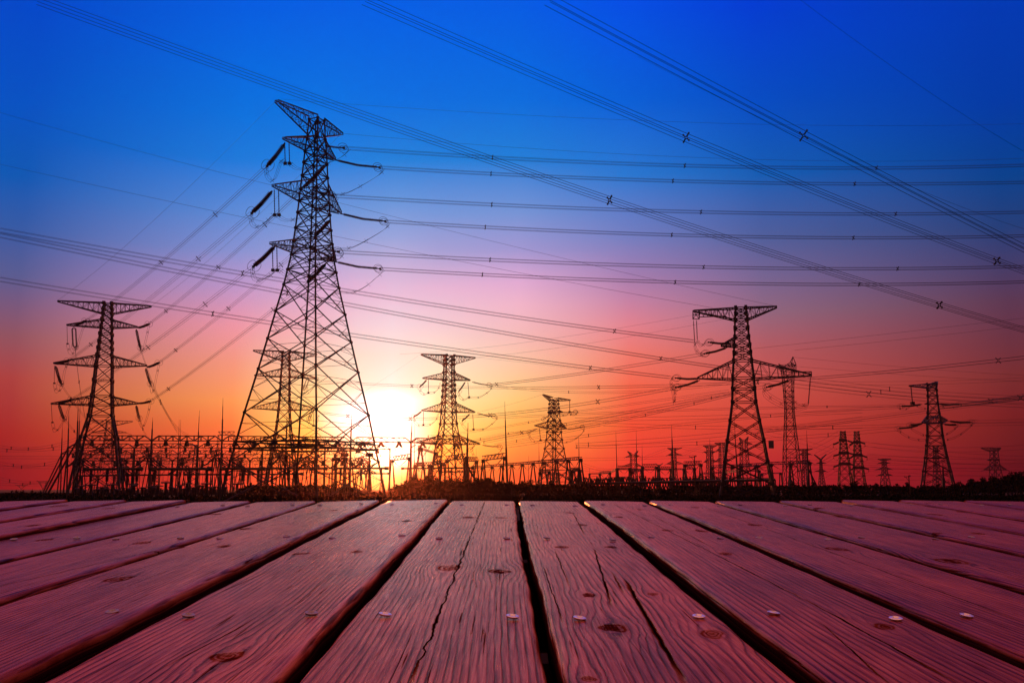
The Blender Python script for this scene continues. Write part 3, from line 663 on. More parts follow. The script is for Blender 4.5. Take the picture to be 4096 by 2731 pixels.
# ---- pylon right of the sun
c = Dd
T4 = tower('medium pylon just right of the sun with three wide arm levels and long jumper loops', 330, 24, c,
    [(175, 416, 519), (260, 415, 520), (335, 411, 522), (408, 408, 524), (510, 405, 530), (630, 399, 538), (715, 392, 543), (830, 384, 550), (945, 364, 572), (1030, 347, 596), (1250, 315, 638), (1400, 290, 665)],
    [('peak', (205, 158), (725, 192), 172, 260), ('low', (220, 394), (675, 415), 340, 408), ('low', (210, 705), (720, 722), 632, 718), ('low', (160, 1016), (770, 1030), 945, 1030)],
    lw=5.2, bw=2.2, sw=1.1, k=.68, arm_n=9, sub=5.5, hz=19, plates=[((380, 1146), 15, 9), ((540, 1148), 15, 9)])
w4 = lambda x, y, d=330: at(*Dd(x, y), d)
tp = [t[2] for t in T4.tips]; T4e = {}
for i, (a, b, k_) in enumerate((((258, 408), (192, 474), 2), ((630, 428), (566, 520), 3), ((695, 428), (868, 459), 3), ((208, 712), (132, 765), 4), ((672, 738), (600, 802), 5), ((745, 730), (915, 761), 5), ((795, 1037), (968, 1052), 7), ((722, 1038), (680, 1080), 7), ((155, 1032), (108, 1058), 6), ((205, 1035), (172, 1050), 6))):
    istring(T4, w4(*a, tp[k_]), w4(*b, tp[k_] + (2 if i in (0, 1, 3, 4) else 0)), .28, ring=i not in (8, 9)); T4e[i] = (Dd(*b), tp[k_])
for a, b in (((275, 405), (275, 532)), ((655, 430), (667, 576)), ((226, 715), (226, 842)), ((702, 738), (711, 884)), ((176, 1040), (176, 1160))):
    post_rod(T4, w4(*a), w4(*b), R=.13)
for pts in (((185, 485), (205, 530), (240, 548), (275, 533), (330, 530), (370, 490), (390, 430)), ((562, 530), (580, 575), (620, 600), (667, 578), (755, 578), (830, 540), (875, 500), (888, 465)),
            ((130, 775), (150, 820), (190, 850), (226, 843), (290, 840), (350, 790), (370, 730)), ((590, 812), (612, 855), (660, 895), (711, 886), (800, 885), (880, 840), (930, 790), (935, 765)),
            ((990, 1060), (955, 1110), (900, 1150)), ((295, 1035), (270, 1080), (235, 1130)), ((690, 1090), (720, 1150), (770, 1190), (850, 1180))):
    loop(T4, [w4(*p) for p in pts], 2, .6)

# ---- smaller pylon behind the long row of portal frames
T5 = tower('smaller pylon right of centre, standing behind the sloping row of portal frames', 420, 35, Dd,
    [(605, 1441, 1522), (720, 1433, 1538), (800, 1426, 1544), (850, 1421, 1550), (910, 1417, 1554), (985, 1411, 1562), (1070, 1398, 1580), (1180, 1378, 1605), (1390, 1341, 1652)],
    [('peak', (1380, 547), (1640, 600), 580, 612), ('low', (1450, 738), (1565, 722), 700, 725), ('low', (1303, 850), (1603, 882), 808, 880)],
    lw=4.0, bw=1.7, sw=.9, k=.68, arm_n=7, sub=6)
w5 = lambda x, y, d=420: at(*Dd(x, y), d)
T5e = {}
for i, (a, b) in enumerate((((1455, 740), (1382, 786)), ((1545, 722), (1698, 713)), ((1326, 877), (1242, 911)), ((1606, 883), (1765, 860)), ((1560, 868), (1590, 843)), ((1535, 888), (1465, 925)))):
    istring(T5, w5(*a), w5(*b), .3); T5e[i] = (Dd(*b), 420)
post_rod(T5, w5(1637, 603), w5(1637, 716), R=.18); post_rod(T5, w5(1345, 877), w5(1357, 990), R=.18)
for pts in (((1240, 920), (1262, 975), (1310, 1008), (1357, 990), (1400, 1000)), ((1780, 868), (1760, 920), (1678, 985), (1600, 1010), (1560, 1008)), ((1535, 745), (1600, 750), (1637, 718)), ((1637, 718), (1670, 745), (1705, 735), (1715, 718))):
    loop(T5, [w5(*p) for p in pts], 2, .7)

# ---- pylon seen through the legs of the big one
T6 = tower('pylon seen through the legs of the largest pylon', 360, 20, B,
    [(640, 430, 484), (695, 428, 484), (745, 424, 486), (793, 420, 488), (870, 416, 488), (945, 410, 490), (1003, 404, 492), (1075, 396, 497), (1160, 380, 506), (1215, 368, 515), (1330, 345, 540), (1480, 318, 570)],
    [('peak', (255, 627), (655, 652), 636, 695), ('low', (262, 787), (655, 808), 745, 795), ('low', (245, 992), (650, 1000), 945, 1003), ('low', (190, 1207), (740, 1218), 1160, 1212)],
    lw=4.8, bw=2.0, sw=1.0, k=.68, arm_n=9, sub=6)
w6 = lambda x, y, d=360: at(*B(x, y), d)
for a, b in (((590, 808), (568, 868)), ((605, 812), (585, 868)), ((622, 1003), (600, 1055)), ((632, 1005), (612, 1055)), ((610, 785), (655, 808))):
    istring(T6, w6(*a), w6(*b), .25)
post_rod(T6, w6(636, 1010), w6(634, 1100), R=.15)
for pts in (((600, 1060), (610, 1095), (634, 1102), (655, 1080), (665, 1040)), ((565, 875), (580, 905), (610, 890), (640, 850), (655, 815))): loop(T6, [w6(*p) for p in pts], 2, .6)

# ---- tall slim pylon with a horned head behind the right one
T7 = tower('tall slim pylon with a two-horned head, partly behind the large right pylon', 350, 60, Mm,
    [(130, 250, 388), (180, 256, 384), (270, 270, 378), (350, 279, 378), (450, 285, 378), (505, 290, 380), (580, 289, 388), (650, 288, 398), (740, 286, 412), (850, 284, 432), (1000, 283, 450), (1140, 282, 466)],
    [], lw=2.7, bw=1.5, sw=.9, k=.75, sub=9, gus=1.2)
w7 = lambda x, y, d=350: at(*Mm(x, y), d); m = MB()
for d in (349, 351.5):
    for a, b in (((248, 115), (262, 160)), ((262, 160), (345, 105)), ((345, 105), (368, 57)), ((368, 57), (395, 122)), ((395, 122), (300, 165)), ((300, 165), (252, 160)), ((248, 115), (250, 165)), ((285, 132), (262, 140)), ((395, 122), (395, 200)), ((345, 105), (392, 132)), ((368, 57), (355, 130)), ((262, 140), (300, 165)), ((290, 140), (325, 155)), ((320, 118), (345, 145))):
        m.bar(w7(*a, d), w7(*b, d), .22)
for i in range(12):
    x = 262 + i * 11; m.bar(w7(x, 160 - i * 4.6, 349), w7(x + 6, 142 - i * 4.6 + 8, 351.5), .12)
m.build('horned_head', M['steel'], T7.root)

# ---- pylon near the right edge
T8 = tower('pylon near the right edge with a hanging rod at its left arm end', 400, 62, Mm,
    [(290, 1510, 1604), (395, 1509, 1609), (460, 1508, 1616), (540, 1507, 1630), (625, 1506, 1656), (735, 1505, 1668), (820, 1496, 1688), (925, 1487, 1716), (1040, 1476, 1758), (1165, 1465, 1802)],
    [('peak', (1376, 303), (1604, 270), 290, 330), ('low', (1484, 625), (1690, 605), 562, 632)],
    lw=4.6, bw=2.1, sw=1.1, k=.75, arm_n=7, sub=5.5)
w8 = lambda x, y, d=400: at(*Mm(x, y), d); T8e = {}
for i, (a, b) in enumerate((((1478, 465), (1290, 482)), ((1618, 463), (1808, 463)), ((1482, 631), (1372, 641)), ((1455, 645), (1268, 673)), ((1662, 636), (1775, 641)), ((1703, 610), (1903, 619)))):
    istring(T8, w8(*a), w8(*b), .42); T8e[i] = (Mm(*b), 400)
post_rod(T8, w8(1380, 305), w8(1395, 455), R=.28)
m = MB()
for d in (398, 402): m.bar(w8(1500, 461, d), w8(1625, 461, d), .5)
m.build('cross_arm', M['steel'], T8.root)
for pts in (((1262, 680), (1315, 720), (1380, 755), (1455, 771), (1508, 771)), ((1362, 650), (1410, 690), (1505, 737)), ((1918, 625), (1880, 667), (1785, 737), (1690, 771)), ((1785, 650), (1738, 692), (1680, 725)), ((1275, 490), (1303, 508), (1355, 500), (1395, 456)), ((1395, 456), (1465, 493), (1510, 503)), ((1625, 472), (1685, 488), (1765, 490), (1815, 470))):
    loop(T8, [w8(*p) for p in pts], 2, .8)

# ---- twin slim pylons
def twin(label, body, ys, lw_):
    xl, xr = body[0][1], body[0][2]
    T = tower(label, 620, 80, Mm, body, [], lw=lw_, bw=1.6, sw=.9, k=.7, sub=99, group='twin slim pylons right of the sun')
    for y in ys:
        row = min(body, key=lambda r: abs(r[0] - y)); a, b = row[1], row[2]; m = MB()
        for yy in (y - 9, y, y + 7):
            for d in (617, 623): m.bar(at(*Mm(a - 4, yy), d), at(*Mm(b + 6, yy), d), .6)
        m.build('cross_arm', M['steel'], T.root)
    return T
TP1 = twin('left one of the twin slim pylons, with short stubby arms', [(700, 768, 808), (775, 768, 822), (880, 766, 840), (980, 766, 856), (1060, 765, 870), (1145, 764, 886)], (773, 883, 977), 3.2)
TP2 = twin('right one of the twin slim pylons, its insulators held out to the right', [(702, 889, 927), (790, 889, 940), (900, 890, 956), (1010, 889, 974), (1080, 888, 986), (1145, 888, 1000)], (790, 900, 1008), 3.2)
wp = lambda x, y: at(*Mm(x, y), 620)
for T, lst in ((TP1, (((765, 788), (712, 810)), ((765, 893), (715, 908)), ((765, 985), (715, 1001)), ((835, 775), (880, 790)), ((840, 880), (888, 893)), ((855, 975), (890, 985)))), (TP2, (((890, 790), (852, 818)), ((890, 905), (855, 928)), ((890, 1015), (855, 1028)), ((938, 785), (990, 803)), ((955, 900), (1008, 920)), ((972, 1008), (1022, 1021))))):
    for a, b in lst: istring(T, wp(*a), wp(*b), .6, ring=False)
    for a, b in lst: 
        sgn = 1 if b[0] < a[0] else -1
        loop(T, [wp(*b), wp(b[0] + 8 * sgn, b[1] + 28), wp(b[0] + 40 * sgn, b[1] + 38)], 1, r=.07)

# ---- small far pylons, simple masts
def far(label, D, cf, top, base, arms, name='transmission_tower', strings=True, cup=None):
    """top=(y,xl,xr) base=(y,xl,xr); arms (kind, tipL, tipR, ytop, ybot)"""
    (y0, a0, b0), (y1, a1, b1) = top, base
    ymid = y0 + (y1 - y0) * .55; wm = (a0 * .62 + a1 * .38, b0 * .62 + b1 * .38)
    T = tower(label, D, 12, cf, [(y0, a0, b0), (ymid, *wm), (y1, a1, b1)], arms, lw=1.9, bw=1.15, sw=.75, k=.8, simple=True, arm_n=4)
    for ar in arms:
        if ar[0] == 'low' and strings:
            for tp_, s in ((ar[1], -1), (ar[2], 1)):
                if tp_ is None: continue
                L = abs(ar[2][0] - ar[1][0]) * .16; a = at(*cf(*tp_), D); b = at(*cf(tp_[0] + s * L, tp_[1] + L * .35), D)
                mm = MB(); mm.disc_string(a, b, 1.2 * D / 3900, 6, 5); mm.build('insulator_string', M['porcelain'], T.root)
    return T
g = G
far('distant flat-topped pylon rising above the right switchyard, third from its left end', 780, g, (475, 1298, 1352), (985, 1285, 1385), [('peak', (1245, 475), (1435, 470), 476, 505), ('low', (1250, 570), (1425, 568), 545, 575), ('low', (1235, 690), (1450, 688), 655, 695)])
far('distant pylon with a V-shaped horned head above the right switchyard', 800, g, (560, 745, 815), (960, 735, 850), [('peak', (708, 518), (845, 513), 548, 575), ('low', (685, 598), (860, 585), 565, 602), ('low', (660, 715), (900, 725), 680, 718)])
far('distant flat-topped pylon behind the thin lightning rod beside the wooden pole', 760, g, (437, 1778, 1845), (960, 1755, 1880), [('peak', (1725, 440), (1910, 433), 440, 475), ('low', (1735, 528), (1890, 522), 520, 545), ('low', (1740, 665), (1900, 660), 630, 668)])
far('distant flat-topped pylon partly hidden by the left leg of the large right pylon', 740, g, (402, 1945, 2010), (960, 1925, 2045), [('peak', (1880, 405), (2090, 395), 402, 440), ('low', (1900, 515), (2060, 510), 480, 515), ('low', (1895, 655), (2080, 640), 610, 655)])
far('distant horned pylon seen between the legs of the large right pylon', 700, R_, (372, 722, 802), (950, 690, 850), [('peak', (697, 333), (816, 322), 365, 388), ('low', (680, 432), (865, 425), 392, 436), ('low', (690, 580), (860, 575), 545, 580), ('low', (680, 720), (880, 718), 680, 722)])
far('distant flat-topped pylon behind the lightning rod right of the large right pylon', 720, Mm, (848, 457, 487), (1142, 444, 500), [('peak', (405, 850), (535, 844), 848, 866), ('low', (420, 900), (520, 896), 880, 900), ('low', (402, 968), (535, 970), 950, 972), ('low', (408, 1040), (520, 1042), 1022, 1042)])
far('small pylon with a Y-shaped head left of the twin slim pylons', 900, Mm, (935, 599, 612), (1142, 594, 643), [('peak', (552, 895), (654, 892), 932, 940), ('low', (575, 970), (645, 968), 962, 974), ('low', (560, 1040), (652, 1040), 1028, 1044)])
far('small flat-topped pylon between the twin slim pylons and the one near the right edge', 950, Mm, (932, 1137, 1162), (1142, 1128, 1198), [('peak', (1100, 934), (1208, 932), 933, 948), ('low', (1103, 973), (1192, 969), 960, 974), ('low', (1088, 1026), (1210, 1022), 1008, 1026), ('low', (1100, 1076), (1212, 1072), 1060, 1078)])
far('flat-topped pylon over the woods at the right edge', 640, Mm, (840, 2068, 2118), (1105, 2066, 2158), [('peak', (1985, 838), (2150, 838), 838, 872), ('low', (2045, 943), (2118, 942), 934, 948), ('low', (2012, 1028), (2200, 1028), 985, 1030)])
far('faint slender pylon seen through the lattice of the one near the right edge', 1000, Mm, (835, 1582, 1608), (1130, 1575, 1640), [('peak', (1570, 822), (1622, 820), 835, 845), ('low', (1570, 870), (1630, 868), 855, 872), ('low', (1560, 930), (1655, 925), 905, 932)])
far('pylon behind the legs of the far left pylon, its top arm pointing right', 470, Hh, (285, 1405, 1480), (1250, 1280, 1600), [('peak', (1195, 270), (1785, 282), 275, 350), ('low', (1240, 440), (1700, 440), 395, 440), ('low', (1200, 690), (1750, 705), 640, 705)])
far('faint distant pylon behind the middle of the left gantries', 900, Q, (600, 1425, 1450), (1180, 1375, 1520), [('peak', (1380, 600), (1500, 595), 600, 620), ('low', (1370, 690), (1510, 690), 660, 695), ('low', (1350, 800), (1530, 800), 770, 805)])
far('faint distant pylon behind the left gantries near their left column', 1100, Q, (700, 925, 945), (1170, 910, 985), [('low', (890, 760), (980, 760), 740, 765), ('low', (880, 830), (990, 830), 810, 835), ('low', (870, 910), (1000, 910), 890, 915)])
far('dark squat pylon low between the legs of the small pylon right of centre', 620, Dd, (1300, 1480, 1520), (1420, 1465, 1540), [('low', (1430, 1320), (1570, 1325), 1305, 1330)])
far('tiny faint pylon low right of the small centre pylon', 1300, G, (700, 1118, 1138), (960, 1108, 1150), [('peak', (1082, 682), (1180, 680), 705, 715), ('low', (1098, 760), (1160, 758), 745, 762)])
def misty(label, cf, yt, yb, xl, xr, xb, D=1500):
    root = thing('transmission_tower', label, 'pylon', at(*cf(xb, yb), D) * [1, 1, 0]); m = MB(); w = .45
    p = lambda x, y: at(*cf(x, y), D)
    h = yb - yt
    m.bar(p(xl - 25, yt), p(xr + 25, yt), w); m.bar(p(xl - 5, yt + h * .09), p(xr + 5, yt + h * .09), w)
    for s, x in ((-1, xl), (1, xr)):
        m.bar(p(x, yt), p(xb, yt + h * .7), w); m.bar(p(x + s * -22, yt), p(xb - s * -6, yt + h * .7), w)
        m.bar(p(x, yt), p(x + s * 25, yt - 12), w)
        for k_ in range(5):
            t0, t1 = k_ / 5, (k_ + 1) / 5
            m.bar(p(x + (xb - x) * t0, yt + h * .7 * t0), p(x - s * 22 + (xb - x + s * 22) * t1, yt + h * .7 * t1), w * .5)
    for k_ in range(14):
        x = xl + (xr - xl) * k_ / 14; m.bar(p(x, yt), p(x + (xr - xl) / 28, yt + h * .09), w * .5)
    for s in (-1, 1): m.bar(p(xb, yt + h * .7), p(xb + s * 14, yb + 25), w)
    b = p(xb, yb); m.bar(b, b * [1, 1, 0], .8)
    m.build('mast', M['steel'], root)
misty('tiny cup-shaped pylon far off at the left edge, the taller of two', Hh, 1090, 1240, 515, 650, 577)
misty('tiny cup-shaped pylon far off at the left edge, the shorter of two', Hh, 1140, 1215, 225, 355, 287, 1900)
# ------------------------------------------------------------------ overhead lines
def cable(pts, D0, D1, n=4, sp=0.45, r=None, spacers=(), label='', group=None, ext=0, seg=30, name='power_line', deg=2, spsize=1.0, spw=1.0):
    """a bundle of n wires in one vertical plane; sag is fitted through the sighted points"""
    ra = [ray(*p) for p in pts]
    P0 = np.array([ra[0][0] * D0, D0]); P1 = np.array([ra[-1][0] * D1, D1]); d = P1 - P0; L = np.linalg.norm(d); d /= L
    def s_of(r_): return (r_ * P0[1] - P0[0]) / (d[0] - r_ * d[1])
    S = []; Z = []
    for (r_, u) in ra:
        s_ = s_of(r_); S.append(s_); Z.append(HCAM + u * (P0[1] + s_ * d[1]))
    w = np.ones(len(S)); w[0] = w[-1] = 3
    dg = min(deg, len(S) - 1)
    co = np.polyfit(S, Z, dg, w=w); f = lambda s_: np.polyval(co, s_)
    p3 = lambda s_: np.array([P0[0] + d[0] * s_, P0[1] + d[1] * s_, f(s_)])
    root = thing(name, label, 'power line' if n > 1 else 'wire', p3(0), group)
    nrm = np.array([-d[1], d[0], 0.0])
    offs = {1: [(0, 0)], 2: [(0, -.5), (0, .5)], 4: [(-.5, -.5), (.5, -.5), (.5, .5), (-.5, .5)]}[n]
    ss = np.linspace(0, L + ext, seg); pm = lambda q: q[1] / 3900.0
    rr = (r or 0.62) * 1.2
    for k_, (a, b) in enumerate(offs):
        m = MB(); q = [p3(s_) + nrm * a * sp + np.array([0, 0, b * sp]) for s_ in ss]
        rad = [min(max(rr * pm(x), 0.012), .12) for x in q]
        m.tube(q, 0, 3, rad=rad); m.build('wire', M['alu'], root)
    for px in spacers:
        r_ = ray(px[0], px[1])[0]; s_ = s_of(r_)
        if not 0 <= s_ <= L + ext: continue
        c = p3(s_); m = MB(); h = sp * .62 * spsize
        if n == 2:
            m.bar(c - [0, 0, sp * .62], c + [0, 0, sp * .62], 2.2 * pm(c), caps=True); m.box(c + [0, 0, sp * .5], 4 * pm(c), 4 * pm(c), 2.4 * pm(c)); m.box(c - [0, 0, sp * .5], 4 * pm(c), 4 * pm(c), 2.4 * pm(c))
            m.build('spacer', M['steel'], root); continue
        for a, b in ((-1, -1), (1, -1), (1, 1), (-1, 1)):
            tip = c + nrm * a * h + np.array([0, 0, b * h]); mid = c + nrm * a * h * .3 + np.array([0, 0, b * h * .3])
            m.bar(mid, tip, 2.6 * spw * pm(c), 1.6 * spw * pm(c), caps=True); m.box(tip, 3.2 * spw * pm(c), 3.2 * spw * pm(c), 3.2 * spw * pm(c))
        cc = [c + nrm * a * h * .35 + np.array([0, 0, b * h * .35]) for a, b in ((-1, -1), (1, -1), (1, 1), (-1, 1))]
        m.tube(cc, 1.2 * spw * pm(c), 4, closed=True); m.build('spacer', M['steel'], root)
    return root
X_ = lambda cf, *pts: [cf(*p) for p in pts]
GB = 'heavy four-wire lines crossing overhead'
cable(X_(P_, (85, 0), (635, 187), (1400, 461), (2158, 705), (2352, 757)), 78, 150, label='four-wire line crossing the whole sky from the top left corner', sp=.62, spw=1.9, r=.95, spacers=X_(P_, (1400, 461), (2158, 705)), group=GB, ext=25)
cable(X_(P_, (835, 0), (1180, 140), (1576, 320), (2290, 601), (2352, 622)), 74, 135, label='four-wire line entering at the top left of centre, middle one of the three heavy ones', sp=.6, spw=1.9, r=.95, spacers=X_(P_, (1576, 320), (2290, 601)), group=GB, ext=25)
cable(X_(P_, (1257, 0), (1540, 140), (1846, 317), (2352, 570)), 68, 118, label='four-wire line entering at the top right of centre, steepest of the three heavy ones', sp=.62, spw=1.9, r=1.0, spacers=X_(P_, (1846, 317)), group=GB, ext=25)
TH = 'thin single wires in the sky'
cable(X_(L_, (330, -230), (720, 0), (1030, 125), (1500, 330), (2350, 675)), 80, 150, 1, label='thin wire shadowing the steepest heavy line across the upper right sky', r=.5, group=TH, ext=20)
cable(X_(L_, (1180, -524), (1915, 0), (2120, 130), (2350, 270)), 80, 110, 1, label='thin wire cutting the top right corner of the sky', r=.5, group=TH, ext=20)
cable([A(540, 92)] + X_(L_, (0, 97), (1000, 127), (1500, 134), (2350, 125)), 142, 210, 1, label='thin wire from the upper tip of the largest pylon running right', r=.42, group=TH, ext=20)
cable([A(1012, 360)] + X_(L_, (0, 275), (1000, 311), (1500, 320), (2350, 306)), 155, 220, 1, label='thin wire from the lower top tip of the largest pylon running right', r=.42, group=TH, ext=20)
RL = 'six lines leaving the largest pylon to the right'
for i, (pts, sps, nm) in enumerate((
    (((0, 325), (575, 344), (1580, 356), (2350, 343)), ((575, 343), (1580, 356), (-432, 312)), 'first from the top'),
    (((0, 406), (513, 425), (1465, 440), (2350, 432)), ((513, 425), (1465, 440), (-440, 389)), 'second from the top'),
    (((0, 568), (660, 587), (1680, 596), (2350, 588)), ((660, 585), (1680, 595), (-436, 546)), 'third from the top'),
    (((0, 690), (507, 707), (1458, 721), (2350, 712)), ((507, 706), (1458, 720), (-470, 660)), 'fourth from the top'),
    (((0, 858), (674, 875), (1690, 881), (2350, 872)), ((674, 875), (1690, 880), (-445, 836)), 'fifth from the top'),
    (((0, 938), (525, 954), (1488, 965), (2350, 953)), ((525, 953), (1488, 964), (-485, 913)), 'lowest'))):
    p0, d0 = T1e['R%d' % i]
    cable([p0] + X_(L_, *pts), d0, 175 + 3 * i, 4, .42, label='line running right from the largest pylon, %s of its six' % nm, r=.6, spacers=X_(L_, *sps), group=RL, ext=20)
LL = 'lines strung from the largest pylon down to the far left pylon'
S6 = [('L0', 'S0', X_(O_, (1500, 797), (1122, 1127), (800, 1400)), X_(O_, (1500, 797), (1122, 1127)), 'from the largest pylon\'s top left arm'),
      ('L1', 'S2', X_(O_, (1382, 1115), (1010, 1420)) + X_(Cc, (600, 240), (385, 407)), X_(O_, (1382, 1115)) + X_(Cc, (385, 407)), 'from the largest pylon\'s middle left arm'),
      ('B0', 'S1', X_(O_, (2040, 700), (1845, 885), (1522, 1162), (1157, 1464)), X_(O_, (1845, 885), (1522, 1162), (1157, 1464)), 'from behind the largest pylon\'s upper body'),
      ('L2', 'S4', X_(O_, (1430, 1431)) + X_(Cc, (1040, 250), (797, 435), (400, 700)), X_(O_, (1430, 1431)) + X_(Cc, (797, 435)), 'from the largest pylon\'s lowest left arm'),
      ('B1', 'S3', X_(O_, (1958, 1150), (1592, 1456)) + X_(Cc, (997, 448)), X_(O_, (1958, 1150), (1592, 1456)) + X_(Cc, (997, 448)), 'from behind the largest pylon\'s waist'),
      ('B2', 'S5', X_(O_, (1903, 1470)) + X_(Cc, (1262, 500), (945, 727)), X_(O_, (1903, 1470)) + X_(Cc, (945, 727)), 'lowest of the six coming from the largest pylon')]
for a, b, mid, sps, nm in S6:
    (p0, d0), (p1, d1) = T1e[a], T2e[b]
    cable([p0] + mid + [p1], d0, d1, 4, .45, label='line down to the far left pylon, ' + nm, r=.45, spacers=sps, group=LL, deg=2, spsize=1.2)
cable([A(502, 100)] + X_(O_, (1450, 480), (1225, 700), (850, 1035), (405, 1395)), 141, 285, 1, label='thin wire from the largest pylon\'s upper tip down to the far left pylon', r=.35, group=TH)
cable([A(1000, 372)] + X_(O_, (2091, 515), (1880, 740), (1300, 1240), (1060, 1432)), 155, 280, 1, label='thin wire from the largest pylon down to the far left pylon\'s right tip', r=.33, group=TH)
cable(X_(O_, (0, 88), (600, 260), (1450, 480), (1910, 600), (2091, 640)), 150, 220, 1, label='thin wire sloping from the left edge to the largest pylon, upper of two', r=.5, group=TH)
cable(X_(O_, (0, 448), (900, 650), (1500, 775), (2091, 898)) + [A(1568, 1290)] + [E(490, 100)], 150, 200, 1, label='thin wire sloping from the left edge to the large right pylon, lower of two', r=.5, group=TH)
cable([A(900, 880), A(1568, 1050)] + X_(L_, (0, 845), (520, 962), (1055, 1080)), 160, 200, 1, label='thin wire from behind the largest pylon to the right tip of the right pylon', r=.45, group=TH)
LX = 'lines crossing low from the left edge'
cable(X_(O_, (0, 908), (1100, 1100), (1690, 1213)) + X_(N_, (520, 20), (1300, 130), (2091, 262)) + X_(L_, (207, 1212)) + X_(E, (350, 362)), 118, 202, 4, .5, label='line sloping from the left edge to the large right pylon\'s top left insulators', r=.6, spacers=X_(O_, (1690, 1213)) + X_(L_, (207, 1212)), group=LX)
cable(X_(O_, (0, 945), (1100, 1150), (2003, 1345)) + X_(N_, (540, 125), (2091, 418)) + X_(E, (85, 500), (640, 580), (870, 610)), 124, 215, 4, .5, label='line sloping from the left edge to behind the large right pylon\'s waist', r=.6, spacers=X_(O_, (2003, 1345)) + X_(E, (85, 500)), group=LX)
cable(X_(O_, (0, 1250), (1483, 1492)) + X_(N_, (600, 390), (1400, 500), (2091, 605)) + X_(Dd, (1835, 295)) + X_(E, (20, 625), (160, 645)), 122, 203, 4, .5, label='line sloping from the left edge to the large right pylon\'s lower left insulators', r=.55, spacers=X_(O_, (1483, 1492)) + X_(Dd, (1837, 293)), group=LX)
MD = 'mid-distance lines strung between pylons'
def ml(pts, D0, D1, label, n=4, sp=.55, r=.42, sps=(), **k): cable(pts, D0, D1, n, sp, label='line ' + label, r=r, spacers=sps, group=MD, spsize=1.3, **k)
ml(X_(Dd, (868, 459), (930, 435), (1930, 325)) + X_(E, (120, 510), (425, 462)), 330, 200, 'rising from the pylon beside the sun to the large right pylon', sps=X_(Dd, (932, 434)))
ml(X_(Dd, (868, 459), (1628, 536), (1930, 562)) + X_(E, (0, 712), (630, 690)), 330, 300, 'running level from the top arm of the pylon right of the sun', sps=X_(Dd, (1628, 536)), n=2)
ml(X_(B, (660, 820)) + X_(Dd, (0, 467), (115, 468), (1100, 475), (1917, 483)) + X_(E, (845, 683)), 360, 240, 'behind the sun glare at the height of the top arms', sps=X_(Dd, (115, 468), (1917, 483)) + X_(E, (845, 683)), r=.36)
ml(X_(B, (690, 1020), (848, 1043)) + X_(Dd, (100, 787), (870, 745), (1300, 695), (1908, 618)) + X_(E, (0, 780), (203, 725)), 360, 202, 'rising through the sun glare to the lower left arm of the right pylon', sps=X_(B, (848, 1043)) + X_(Dd, (100, 787), (870, 745), (1908, 618)), r=.4)
ml(X_(Dd, (915, 761), (1280, 785), (1648, 817), (1930, 825)) + X_(E, (400, 820), (1400, 866)) + X_(Mm, (660, 476), (1290, 482)), 330, 400, 'running level from the middle arm of the pylon beside the sun', n=2, sps=X_(Dd, (1648, 817)) + X_(E, (1388, 866)) + X_(Mm, (660, 476)), r=.5)
ml(X_(Dd, (968, 1052), (1400, 1045), (1820, 1032)) + X_(E, (0, 975), (945, 945), (1568, 910)) + X_(Mm, (1290, 488)), 330, 400, 'running level from the lowest arm of the pylon beside the sun', n=2, sp=.8, sps=X_(Dd, (1820, 1032)) + X_(E, (945, 945)), r=.5)
ml(X_(Dd, (272, 953), (1000, 845), (1240, 845), (1385, 786)), 340, 420, 'between the small pylon right of centre and the pylon right of the sun', n=2, sps=X_(Dd, (272, 953), (1240, 847)))
ml(X_(Dd, (680, 1005), (998, 930), (1240, 911)), 335, 420, 'to the lower left arm of the small pylon right of centre', n=2, sps=X_(Dd, (775, 988), (1045, 963)))
ml(X_(Dd, (700, 1010), (1175, 928), (1500, 860), (1930, 775)) + X_(E, (630, 690), (915, 722)), 340, 197, 'rising to the right lower arm of the right pylon, upper of the bunch', sps=X_(Dd, (1175, 928)), r=.35)
ml(X_(Dd, (810, 1007), (1400, 930), (1930, 795)) + X_(E, (0, 890), (470, 775), (760, 750)), 340, 230, 'rising behind the right pylon, second of the bunch', n=2, sps=X_(Dd, (810, 1007)) + X_(E, (480, 773)))
ml(X_(Dd, (910, 1033), (1125, 1007), (1400, 965)) + X_(E, (0, 915), (345, 835), (700, 765)), 340, 240, 'rising behind the right pylon, third of the bunch', n=2, sps=X_(Dd, (1125, 1007)) + X_(E, (345, 835)))
ml(X_(G, (0, 185), (400, 140), (945, 25)) + X_(E, (640, 780)), 420, 240, 'rising behind the right pylon, lowest of the bunch', n=2, sps=X_(G, (945, 25)))
ml(X_(Dd, (1698, 713), (1930, 685)) + X_(E, (160, 810), (620, 750)), 420, 260, 'rising from the small pylon right of centre', n=2)
ml(X_(G, (0, 92), (700, 85), (2352, 45)) + X_(R_, (2352, -20)), 420, 420, 'crossing level behind the waist of the right pylon', n=2, sp=1.4, r=.5)
ml(X_(G, (380, 155), (1620, 197), (2100, 205)) + X_(R_, (1950, 195), (2352, 190)), 420, 430, 'crossing level below the right pylon waist', n=2, sp=1.3, r=.45, sps=X_(G, (1620, 197)) + X_(R_, (1953, 196)))
ml(X_(G, (0, 440), (180, 432), (1300, 350), (2310, 265)) + X_(R_, (2352, 80)), 430, 380, 'rising gently behind the legs of the right pylon', n=2, sp=1.6, r=.5, sps=X_(G, (180, 432), (2310, 265)))
ml(X_(G, (0, 458), (1638, 412)) + X_(R_, (126, 411), (1890, 298), (2352, 268)) + X_(Mm, (1268, 676)), 430, 400, 'to the lower left insulator of the pylon near the right edge', n=2, sp=1.3, r=.45, sps=X_(G, (24, 458), (1638, 412)) + X_(R_, (1890, 298)))
ml(X_(Dd, (1765, 860), (1930, 845)), 420, 330, 'short stretch right of the small pylon', n=2)
YR = 'lines on the right side of the picture'
